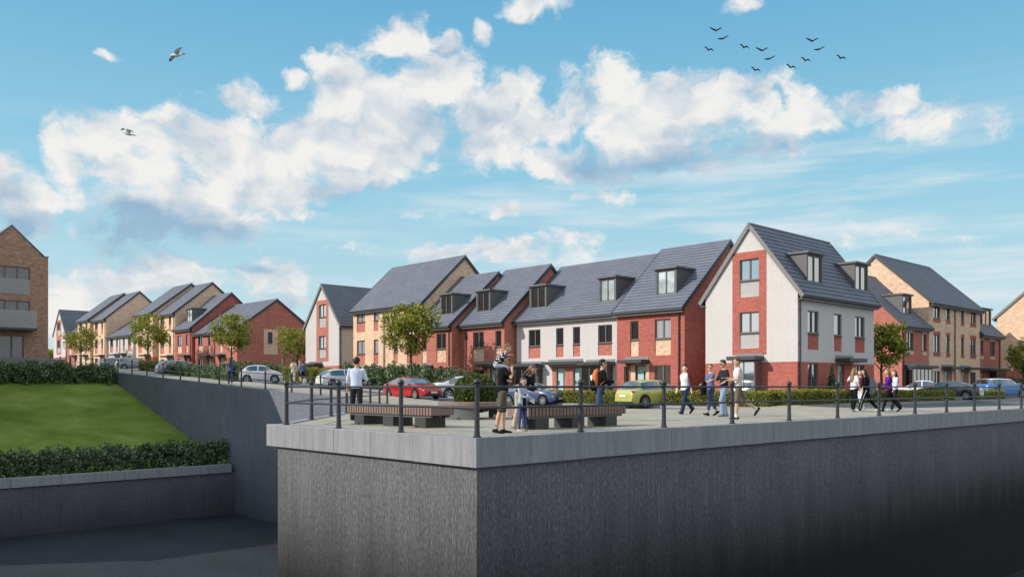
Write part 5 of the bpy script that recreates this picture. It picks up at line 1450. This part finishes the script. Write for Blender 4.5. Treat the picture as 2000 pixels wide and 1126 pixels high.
# man at the far end of the bench
o, J = person('man in a white shirt seen from behind, standing beyond the left bench', at(696, 25.4), 84, 1.84, legs=((2,2),(-3,2)), arms=((6,14,18,-2),(14,16,58,25)), head=(-12,0), top='shirt', sleeve='three', bottom='charcoal', hair=('short','hair_black'), hem=.02)
# youth with backpack
o, J = person('youth in black with an orange backpack, looking right beyond the right bench', at(1171, 25.2), 4, 1.78, legs=((8,6),(-8,6)), arms=((14,8,48,20),(18,8,62,24)), lean=8, head=(-4,-2), top='black', sleeve='long', bottom='denim', hair=('short','hair_black'), shades=True, hem=.16)
def backpack(o):
    m = MB(); m.limb([(0,-.02,.13),(0,-.05,-.02),(0,-.05,-.16)], [(.13,.08),(.155,.12),(.15,.115)], 14, flat=(1,0,0)); b = m.build('pack', M['cloth_orange'], o, smooth=60, uv=False)
    m = MB(); m.limb([(0,-.09,-.12),(0,-.10,-.26)], [(.15,.11),(.14,.10)], 12, flat=(1,0,0)); m.build('pocket', M['cloth_black'], o, smooth=60, uv=False)
    m = MB(); m.limb([(-.02,-.15,.03),(.06,-.155,-.06)], [(.05,.03),(.05,.03)], 8); m.build('flap', M['cloth_white'], o, smooth=60, uv=False)
    for sg in (-1,1):
        m = MB(); m.tube([(sg*.10,-.02,.16),(sg*.12,.10,.19),(sg*.12,.20,.10),(sg*.13,.21,-.08),(sg*.15,.08,-.22)], [(.028,.01)]*5, 8, flat=(1,0,0)); m.build('strap', M['cloth_orange'], o, smooth=60, uv=False)
hung('backpack', 'orange and black backpack worn by the youth beyond the right bench', 'backpack', J, J['hip']+J['up']*.30-J['fwd']*.13, backpack, None)
# group of four walking left
o, J = person('boy in a white tee with maroon sleeves and jeans, leftmost of the four walkers', at(1338, 31.5), 214, 1.84, legs=((22,6),(-22,26)), arms=((-10,7,8),(12,7,10)), head=(34,4), top='white', sleeve='three', sleevecol='maroon', bottom='darkdenim', shoes='navy', hair=('short','hair_black'), skin='skin_pale', hem=.05)
o, J = person('woman in a blue tee and rolled jeans with sunglasses, second of the four walkers', at(1388, 29.6), 200, 1.76, legs=((17,6),(-15,16)), arms=((34,8,38,16),(10,10,10)), head=(40,2), female=True, top='bluetee', sleeve='short', bottom='denim', cuffs='palegrey', shoes='black', hair=('tail','hair_brown'), shades=True, skin='skin_pale')
def bag(o, c='black', w=.13, h=.13):
    m = MB(); m.limb([(0,0,h*.5),(0,0,0),(0,0,-h)], [(w*.35,w*.85),(w*.45,w),(w*.42,w*.9)], 12, flat=(1,0,0)); m.build('bag_body', M['cloth_'+c], o, smooth=60, uv=False)
    m = MB(); m.tube([(0,-w*.6,h*.6),(0,-.03,h+.12),(0,.03,h+.12),(0,w*.6,h*.6)], .01, 6); m.build('strap', M['cloth_'+c], o, smooth=60, uv=False)
hung('handbag', 'small black shoulder bag at the hip of the woman in the blue tee', 'bag', J, J['hip']+Vector((.20,-.10,-.06)), lambda o: bag(o), None)
def coat(o):
    m = MB(); m.limb([(0,0,.06),(.02,.02,-.10),(0,0,-.26)], [(.07,.10),(.10,.13),(.06,.09)], 12); m.limb([(.03,.05,0),(.05,.09,-.34)], [.05,.03], 8); m.build('folded_cloth', M['cloth_black'], o, smooth=60, uv=False)
hung('folded_jacket', 'dark jacket carried over the arm of the woman in the blue tee', 'jacket', J, J['w0']+Vector((0,-.04,-.06)), coat, None)
o, J = person('man in a dark tee and pale jeans with dark glasses, third of the four walkers', at(1414, 28.6), 192, 1.87, legs=((20,26),(-6,4)), arms=((-6,14,62,38),(20,10,70,40)), head=(4,10), top='charcoal', sleeve='three', bottom='lightdenim', shoes='grey', hair=('short','hair_brown'), shades=True, wide=1.03)
o, J = person('man in a white tee and brown shorts striding left, rightmost of the four walkers', at(1442, 26.4), 172, 1.88, legs=((8,6),(-26,30)), arms=((8,6,76,12),(14,6,84,14)), head=(22,10), top='offwhite', sleeve='short', bottom='brown', shorts=True, socks='white', shoes='shoe', hair=('short','hair_mid'), wide=1.04)
def phone(o):
    m = MB(); m.box(-.036,-.005,-.07,.036,.005,.07); m.build('case', M['black_trim'], o, bevel=.004, uv=False)
hung('phone', 'phone held up by the man in the white tee', 'phone', J, J['w1']+(J['w1']-J['e1']).normalized()*.10, phone, None)
# five by the hedge on the right
o, J = person('girl in a white tee and black trousers with one arm raised, leftmost by the hedge', at(1668, 34.3), 20, 1.72, legs=((4,4),(-6,6)), arms=(('pt',(-.30,-.05,.32),(-.22,.10,.52)),(6,8,16)), head=(-20,0), female=True, top='white', sleeve='short', bottom='black', shoes='grey', hair=('long','hair_dkblond'), skin='skin_pale')
o, J = person('girl in a maroon top and white trousers half hidden between two others', at(1681, 35.3), 200, 1.66, legs=((8,4),(-12,12)), arms=((6,8,14),(0,8,20)), female=True, top='maroon', sleeve='short', bottom='white', shoes='white', hair=('long','hair_red'), skin='skin_pale')
o, J = person('dark haired youth all in black walking away with a grey bag', at(1692, 34.3), 160, 1.72, legs=((22,8),(-18,22)), arms=((8,8,44,20),(12,8,50,30)), lean=4, head=(10,8), top='black', sleeve='long', bottom='black', shoes='white', hair=('long','hair_black'), jacket=True, hem=.04)
m = MB()
for sd in (0,1): m.tube([J['h%d'%sd]+Vector((.10 if sd else -.10,0,0)), J['k%d'%sd]+Vector((.073 if sd else -.073,0,0)), J['a%d'%sd]+Vector((.066 if sd else -.066,0,.03))], [(.006,.012)]*3, 6)
m.build('side_stripe', M['cloth_offwhite'], o, smooth=60, uv=False)
hung('shoulder_bag', 'large grey bag on the back of the youth in black', 'bag', J, J['hip']+J['up']*.20-J['fwd']*.20+Vector((.10,0,0)), lambda o: bag(o, 'grey', .21, .24), None)
o, J = person('girl in a purple jacket and black trousers striding left near the slim tree', at(1737, 34.2), 168, 1.73, legs=((24,10),(-22,16)), arms=((20,10,60,20),(4,8,24)), lean=4, head=(8,4), female=True, top='purple', sleeve='long', jacket=True, bottom='black', shoes='shoe', hair=('long','hair_dkblond'), hem=.04)
o, J = person('girl in a white top and dark leggings with white shoes, rightmost by the hedge', at(1748, 35.2), 184, 1.66, legs=((18,6),(-14,20)), arms=((10,8,24),(6,8,30)), head=(0,0), female=True, top='shirt', sleeve='long', bottom='charcoal', shoes='white', hair=('long','hair_brown'), skin='skin_pale', hem=.03)
# left promenade
o, J = person('woman with long brown hair seen from behind walking up the left promenade', at(450, 58.6), 96, 1.84, legs=((10,4),(-8,14)), arms=((-6,12,20),(0,8,12)), head=(20,0), female=True, top='blue', sleeve='short', bottom='denim', shoes='white', hair=('long','hair_brown'))
hung('handbag', 'dark shoulder bag of the woman on the left promenade', 'bag', J, J['hip']+Vector((.24,0,.08)), lambda o: bag(o, 'navy', .16, .16), None)
PEOPLE3 = 'three people talking beside the small white car'
o, J = person('man in a cream suit seen from behind beside the small white car', at(573, 66.5), 78, 1.78, legs=((2,2),(-4,2)), arms=((6,12,40,10),(-2,10,12)), top='cream', sleeve='long', jacket=True, bottom='cream', hair=('short','hair_brown'), group=PEOPLE3, hem=.10)
m = MB(); a = J['sh']-J['fwd']*.12; m.tube([a+Vector((.10,0,.04)), a+Vector((-.02,-.03,-.2)), J['hip']+Vector((-.18,-.08,.02))], [(.02,.008)]*3, 6); m.build('bag_strap', M['cloth_khaki'], o, smooth=60, uv=False)
person('woman in grey facing the man in the cream suit', at(586, 67.6), 215, 1.68, legs=((2,2),(-2,2)), arms=((10,8,60,20),(6,8,50,20)), female=True, top='grey', sleeve='long', bottom='black', skirt=1.0, shoes='black', hair=('short','hair_grey'), group=PEOPLE3, skin='skin_pale')
person('woman in a blue top and black skirt, right of the three talking', at(591.5, 66.3), 110, 1.68, legs=((3,2),(-4,2)), arms=((4,8,30,10),(0,8,20)), female=True, top='blue', sleeve='long', bottom='black', skirt=1.05, shoes='shoe', hair=('bun','hair_red'), group=PEOPLE3)
c = at(595.5, 66.2)
o = thing('carrier_bag', 'white carrier bag standing by the feet of the woman in the black skirt', 'bag', c); m = MB(); m.tube([(0,0,.01),(0,0,.2),(0,0,.36)], [(.16,.08),(.17,.09),(.14,.03)], 10, flat=(1,0,0)); m.build('bag_body', M['cloth_white'], o, smooth=60, uv=False); m = MB(); m.tube([(-.07,0,.35),(-.05,0,.46),(.05,0,.46),(.07,0,.35)], .008, 6); m.build('handle', M['cloth_white'], o, uv=False)

# ------------------------------------------------------------------ birds
M['bird_black'] = m_plain('dark_feathers', (.006,.006,.007,1), .9)
M['gull_white'] = m_plain('white_feathers', lin(245,244,242), .8)
M['gull_grey'] = m_plain('grey_wing_feathers', lin(232,229,224), .8)
def wing(pts, chords, th=.02, sweep=None):
    """wing as a lens section along pts (root to tip); chord runs along `sweep` at each station"""
    m = MB(); rings = []
    for p, c in zip(pts, chords):
        p = Vector(p); d = Vector(sweep or (0,1,0)); n = Vector((0,0,1))
        rings.append([m.vert(p + d*(c*u) + n*(th*w*min(1, c*6))) for u, w in ((.5,0),(.2,.8),(-.2,.5),(-.5,0),(-.2,-.3),(.2,-.3))])
    for a, b in zip(rings, rings[1:]):
        for j in range(6): m.f.append([a[j], a[(j+1)%6], b[(j+1)%6], b[j]]); m.m.append(0)
    m.f.append(rings[-1]); m.m.append(0)
    return m
BL = {'V': ([(0,0,0),(.16,0,.09),(.30,0,.16),(.46,0,.20)], [(0,0,0),(-.2,0,.08),(-.36,0,.17),(-.52,0,.22)]),
      'G': ([(0,0,0),(.14,0,.07),(.30,0,.16),(.44,0,.25)], [(0,0,0),(-.14,0,-.02),(-.28,0,-.02),(-.40,0,-.01)]),
      'F': ([(0,0,0),(.14,0,.07),(.26,0,.05),(.40,0,-.10)], [(0,0,0),(-.1,0,.10),(-.2,0,.22),(-.34,0,.20)])}
def bird(label, px, py, t, kind):
    c = P(px, t); z = 1 + (755-py)*t/FL
    o = thing('bird', label, 'bird', (c.x, c.y, z), math.atan2(RT_.y, RT_.x), 'flock of dark birds high on the right')
    rw, lw = BL[kind]
    m = MB(); m.limb([(0,.16,.03),(0,.04,0),(0,-.10,-.03),(0,-.2,-.06)], [.03,.05,.045,.02], 8); m.face([(-.02,-.18,-.05),(.02,-.18,-.05),(.05,-.32,-.10),(-.05,-.32,-.10)]); m.build('body', M['bird_black'], o, smooth=60, uv=False)
    for w in (rw, lw):
        wing(w, [.16,.15,.12,.03], .03, (0,.75,-.45)).build('wing', M['bird_black'], o, smooth=60, uv=False)
for lab, px, py, k in (('dark bird with spread V wings, highest of the flock', 1399,60,'V'), ('dark gliding bird just below the highest bird', 1412,75.5,'G'), ('leftmost dark bird of the flock, wing tip hooked', 1384,98,'F'),
        ('dark bird with a hooked wing below the small cloud wisp', 1453,93,'F'), ('dark bird with V wings in the middle of the flock', 1489,99,'V'), ('dark gliding bird under the middle V winged bird', 1503,115,'G'),
        ('lowest dark bird of the flock, wings drooping', 1475,137.5,'F'), ('dark bird right of the lowest bird, wings drooping', 1544,132,'F'), ('dark drooping winged bird between the low pair and the right pair', 1573,118.5,'F'),
        ('dark bird with V wings at the upper right of the flock', 1587,80.5,'V'), ('dark gliding bird under the upper right V winged bird', 1600,96.5,'G'), ('rightmost dark bird of the flock', 1642,114,'F')):
    bird(lab, px, py, 62, k)
def gull(label, px, py, t, tilt, bank):
    te = (755-py)/FL
    bank = [[(x, y*.6, zz + y*.6*te) for x, y, zz in b] for b in bank]
    c = P(px, t); z = 1 + (755-py)*t/FL
    o = thing('seagull', label, 'seagull', (c.x, c.y, z), math.atan2(RT_.y, RT_.x), 'two seagulls'); o.rotation_euler = (0, R(tilt), math.atan2(RT_.y, RT_.x))
    # flies toward image left: body along -x
    m = MB(); m.limb([(-.20,0,.02),(-.14,0,.02),(-.05,0,0),(.08,0,-.005),(.16,0,.0)], [.028,.042,.058,.05,.025], 10); m.face([(.14,-.03,0),(.14,.03,0),(.27,.06,.0),(.27,-.06,.02)]); m.tube([(-.225,0,.018),(-.27,0,.005)], [.012,.004], 6); m.build('body', M['gull_white'], o, smooth=60, uv=False)
    for pts in (bank[0], bank[1]):
        wing(pts[:3], [.17,.17,.13], .015, (1,0,-.25)).build('wing', M['gull_grey'], o, smooth=60, uv=False)
        wing(pts[2:], [.13,.03], .012, (1,0,-.25)).build('wing_tip', M['bird_black'], o, smooth=60, uv=False)
gull('white seagull flying left, upper of the two, wings half raised', 346, 108, 30, -8, ([(-.08,.05,.02),(-.20,.30,-.02),(-.32,.42,-.10),(-.40,.50,-.17)], [(-.0,-.05,.02),(.08,-.30,.14),(.20,-.42,.22),(.33,-.50,.22)]))
gull('white seagull flying left, lower of the two, before the big cloud', 250, 261, 30, 16, ([(-.08,.05,.02),(-.18,.30,.10),(-.30,.42,.08),(-.44,.50,.02)], [(-.0,-.05,.02),(.08,-.30,.16),(.20,-.42,.17),(.32,-.50,.12)]))
# ------------------------------------------------------------------ sky, sun, camera
SUN_EL, SUN_BEAR = R(31), (-math.cos(R(32)), math.sin(R(32)))     # horizontal direction toward the sun
w = bpy.data.worlds.new('World'); scene.world = w; w.use_nodes = True
nt = w.node_tree; nt.nodes.clear()
def N(typ, **kw):
    nd = nt.nodes.new(typ)
    for k, v in kw.items(): setattr(nd, k, v)
    return nd
def L(a, b): nt.links.new(a, b)
def MA(op, a, b=None, c=None, clamp=False):
    m = N('ShaderNodeMath', operation=op); m.use_clamp = clamp
    for k, v in enumerate((a, b, c)):
        if v is None: continue
        if hasattr(v, 'is_linked'): L(v, m.inputs[k])
        else: m.inputs[k].default_value = v
    return m.outputs[0]
def VM(op, a, b=None, out=0):
    m = N('ShaderNodeVectorMath', operation=op)
    for k, v in enumerate((a, b)):
        if v is None: continue
        if hasattr(v, 'is_linked'): L(v, m.inputs[k])
        else: m.inputs[k].default_value = v
    return m.outputs[out]
def SMO(v, a, b):
    m = N('ShaderNodeMapRange', interpolation_type='SMOOTHSTEP'); m.inputs['From Min'].default_value = a; m.inputs['From Max'].default_value = b
    L(v, m.inputs[0]); return m.outputs[0]
def MIXC(f, a, b, mode='MIX'):
    m = N('ShaderNodeMix', data_type='RGBA', blend_type=mode)
    for s, v in ((0, f), (6, a), (7, b)):
        if hasattr(v, 'is_linked'): L(v, m.inputs[s])
        else: m.inputs[s].default_value = v if s == 0 else (*v[:3], 1)
    return m.outputs[2]
sky = N('ShaderNodeTexSky', sky_type='NISHITA'); sky.sun_disc = False
sky.sun_elevation = SUN_EL; sky.sun_rotation = math.atan2(SUN_BEAR[0], SUN_BEAR[1])
sky.air_density = 1.0; sky.dust_density = .6; sky.ozone_density = 1.6; sky.altitude = 0
tc = N('ShaderNodeTexCoord'); dirv = tc.outputs['Generated']
sep = N('ShaderNodeSeparateXYZ'); L(dirv, sep.inputs[0])
el = MA('ARCSINE', sep.outputs[2])
f_ = VM('DOT_PRODUCT', dirv, (FW.x, FW.y, 0), 1); r_ = VM('DOT_PRODUCT', dirv, (RT_.x, RT_.y, 0), 1)
az = MA('ARCTAN2', r_, f_)
comb = N('ShaderNodeCombineXYZ'); L(az, comb.inputs[0]); L(el, comb.inputs[1]); sph = comb.outputs[0]
def ae(px, py):
    a = math.atan((px-1000)/FL); return a, math.atan((755-py)/FL*math.cos(a))
# wind-torn position for the cloud outlines
def noise2(vec, scale, detail, rough, col=False, lac=2.0):
    n = N('ShaderNodeTexNoise'); n.inputs['Scale'].default_value = scale; n.inputs['Detail'].default_value = detail; n.inputs['Roughness'].default_value = rough; n.inputs['Lacunarity'].default_value = lac
    L(vec, n.inputs['Vector']); return n.outputs[1 if col else 0]
warp = VM('MULTIPLY', VM('SUBTRACT', noise2(dirv, 9, 3, .6, True), (.5,.5,.5)), (.07,.05,0))
warp2 = VM('MULTIPLY', VM('SUBTRACT', noise2(dirv, 40, 4, .65, True), (.5,.5,.5)), (.02,.016,0))
pos = VM('ADD', VM('ADD', sph, warp), warp2)
BLOBS = [(235,300,115,75,1.1),(340,295,120,70,1.1),(450,330,150,85,1.15),(545,325,120,75,1.1),(195,265,50,45,1),(640,290,95,80,1.1),(310,400,140,55,.9),(420,425,95,60,.9),(240,455,90,40,.75),(165,330,60,45,.8),
 (640,165,50,65,1),(700,190,95,85,1.15),(770,230,105,95,1.15),(715,315,85,45,1),(850,165,110,70,1.1),(945,200,105,60,1),(1040,235,75,42,.85),(980,290,85,50,1),(1100,255,65,35,.9),
 (780,70,62,38,.95),(860,75,45,25,.8),(945,72,24,20,.6),(1060,8,75,28,.8),
 (1190,190,100,65,1.05),(1290,215,105,60,1),(1250,265,120,50,.9),(1420,215,120,55,1),(1500,255,95,48,.9),(1140,315,110,36,.8),(1300,310,120,32,.7),(1340,240,60,40,.8),
 (1580,225,75,38,.9),(1670,205,60,26,.75),(1720,200,65,22,.7),(1850,245,105,32,.55),(1610,215,50,24,.55),(1520,160,35,30,.5),
 (20,400,80,70,1.1),(0,335,45,45,.9),
 (250,555,190,42,.85),(330,525,90,38,.8),(140,570,90,45,.75),(980,492,150,28,.6),(1060,470,85,22,.6),(540,555,85,36,.55),(480,196,75,26,.8),(575,158,30,16,.7),(200,103,24,10,.6),(1560,180,40,30,.5),(1010,250,40,40,.5),(830,320,22,12,.6),(1100,455,60,16,.5),(700,480,60,10,.35),(500,545,60,45,.6),(380,560,70,40,.6),(990,398,32,20,.6),(1180,375,60,12,.4),(1440,6,50,14,.4),(880,412,90,9,.45),(560,410,110,14,.45),(580,155,25,12,.5),(195,103,22,8,.4),(1650,470,150,26,.4),(150,610,140,40,.6)]
dens = None
for cx, cy, rx, ry, wt in BLOBS:
    a, e = ae(cx, cy); sa = rx/FL*math.cos(a)**2; se = ry/FL*math.cos(a)
    q = VM('MULTIPLY', VM('SUBTRACT', pos, (a, e, 0)), (1/sa/1.12, 1/se/1.12, 0))
    v = MA('MULTIPLY_ADD', VM('DOT_PRODUCT', q, q, 1), -wt, wt)
    dens = v if dens is None else MA('SMOOTH_MAX', dens, v, .35)
dens = MA('MAXIMUM', dens, -1.2)
stretch = N('ShaderNodeMapping'); L(pos, stretch.inputs[0]); stretch.inputs['Scale'].default_value = (1, 1.35, 1)
fb = noise2(stretch.outputs[0], 17, 11, .60)
fb_s = N('ShaderNodeMapping'); L(stretch.outputs[0], fb_s.inputs[0]); fb_s.inputs['Location'].default_value = (-.016, .034, 0)
fb2 = noise2(fb_s.outputs[0], 15, 4, .5)
fb1 = noise2(stretch.outputs[0], 15, 4, .5)
D = MA('ADD', MA('MULTIPLY', dens, .86), MA('MULTIPLY', MA('SUBTRACT', fb, .5), 3.5))
alpha = SMO(D, -.12, .66)
# light on the clouds: billows facing the sun bright, undersides blue-grey
DARK = [(300,455,150,60,1),(230,470,90,50,1),(1330,325,150,38,.9),(1190,325,80,34,.7),(430,455,100,30,.8),(60,440,70,34,.9),(700,375,90,22,.6),(870,260,80,40,.45),(450,520,70,12,.8),(330,590,90,22,.6),(1480,285,90,22,.6),(900,230,60,30,.4),(560,590,80,20,.5)]
dk = None
for cx, cy, rx, ry, wt in DARK:
    a, e = ae(cx, cy); sa = rx/FL*math.cos(a)**2; se = ry/FL*math.cos(a)
    q = VM('MULTIPLY', VM('SUBTRACT', pos, (a, e, 0)), (1/sa/1.3, 1/se/1.3, 0))
    v = MA('MAXIMUM', MA('MULTIPLY_ADD', VM('DOT_PRODUCT', q, q, 1), -wt, wt), 0)
    dk = v if dk is None else MA('MAXIMUM', dk, v)
lit = MA('ADD', MA('ADD', MA('MULTIPLY', MA('SUBTRACT', fb1, fb2), 2.2), MA('MULTIPLY', MA('SUBTRACT', fb, fb1), 1.2)), .80)
lit = MA('SUBTRACT', lit, MA('MULTIPLY', dk, .95), None, True)
lit = MA('MULTIPLY', lit, 1.0, None, True)
K = 10.0
def cl(r, g, b, k=1): c = lin(r, g, b); return tuple(x*K*k for x in c[:3])
ccol = MIXC(lit, cl(150,178,205), cl(244,242,239))
# base sky colour: Nishita, cooled, then paled toward the horizon by haze
hsv = N('ShaderNodeHueSaturation'); L(sky.outputs[0], hsv.inputs['Color']); hsv.inputs['Hue'].default_value = .487; hsv.inputs['Saturation'].default_value = 1.0; hsv.inputs['Value'].default_value = 1.0
base = MIXC(1.0, hsv.outputs[0], (1.0,1.0,1.0), 'MULTIPLY')
g = N('ShaderNodeValToRGB'); e = g.color_ramp.elements
for k, (p, c) in enumerate(((0, cl(212,230,234,.1)), (.16, cl(196,226,235,.1)), (.5, cl(154,211,233,.1)), (1, cl(104,177,220,.1)))):
    if k < 2: e[k].position = p; e[k].color = (*c, 1)
    else: x = e.new(p); x.color = (*c, 1)
L(MA('MULTIPLY', MA('MAXIMUM', sep.outputs[2], 0), 2.3, None, True), g.inputs[0])
gk = VM('SCALE', g.outputs[0]); gk.node.inputs['Scale'].default_value = K
base = MIXC(.88, base, gk)
# thin streaks of high cloud
st = N('ShaderNodeMapping'); L(VM('ADD', sph, VM('MULTIPLY', warp, (.25,.25,0))), st.inputs[0]); st.inputs['Scale'].default_value = (1, 9, 1); st.inputs['Rotation'].default_value = (0,0,R(4))
sn = noise2(st.outputs[0], 3.6, 6, .58)
band = MA('MULTIPLY', SMO(el, .02, .12), MA('SUBTRACT', 1.0, SMO(el, .20, .34)))
right_ = SMO(az, -.55, .5)
cir = MA('MULTIPLY', MA('MULTIPLY', SMO(sn, .40, .74), band), MA('MULTIPLY_ADD', right_, .75, .25))
base = MIXC(cir, base, cl(226,234,238))
final = MIXC(MA('MULTIPLY', alpha, MA('SUBTRACT', .97, MA('MULTIPLY', dk, .22))), base, ccol)
# broken cloud over the rest of the sky, outside the surveyed part: lights the shade
ov = noise2(dirv, 2.6, 7, .6)
rest = MA('MAXIMUM', SMO(el, .44, .62), MA('MAXIMUM', SMO(az, .62, .85), SMO(MA('MULTIPLY', az, -1.0), .62, .85)))
final = MIXC(MA('MULTIPLY', MA('MULTIPLY', SMO(ov, .40, .58), rest), .92), final, cl(236,234,230,1.3))
# below the horizon
final = MIXC(SMO(el, -.02, .0), (.9,.9,.95), final)
bg = N('ShaderNodeBackground'); L(final, bg.inputs[0]); bg.inputs[1].default_value = .1
out = N('ShaderNodeOutputWorld'); L(bg.outputs[0], out.inputs[0])
w.cycles.sampling_method = 'MANUAL'; w.cycles.sample_map_resolution = 512

sun = bpy.data.lights.new('sun', 'SUN'); sun.energy = 4.2; sun.angle = R(.5); sun.color = (1, .92, .82)
so = bpy.data.objects.new('sun', sun); COL.objects.link(so)
sd = Vector((SUN_BEAR[0]*math.cos(SUN_EL), SUN_BEAR[1]*math.cos(SUN_EL), math.sin(SUN_EL)))
so.rotation_euler = sd.to_track_quat('Z', 'Y').to_euler(); so.location = (0,0,40)

cam = bpy.data.cameras.new('camera'); co = bpy.data.objects.new('camera', cam); COL.objects.link(co)
co.location = (0,0,1.0); co.rotation_euler = (R(90), 0, AZ - R(90))
cam.lens = 30; cam.sensor_width = 36; cam.sensor_fit = 'HORIZONTAL'; cam.shift_y = (755-563)/2000; cam.clip_start = .1; cam.clip_end = 3000
scene.camera = co
scene.view_settings.view_transform = 'Standard'; scene.view_settings.look = 'None'; scene.view_settings.exposure = 0; scene.view_settings.gamma = 1
scene.render.engine = 'CYCLES'; scene.cycles.max_bounces = 6; scene.cycles.diffuse_bounces = 3; scene.cycles.glossy_bounces = 3; scene.cycles.transparent_max_bounces = 8; scene.cycles.caustics_reflective = False; scene.cycles.caustics_refractive = False
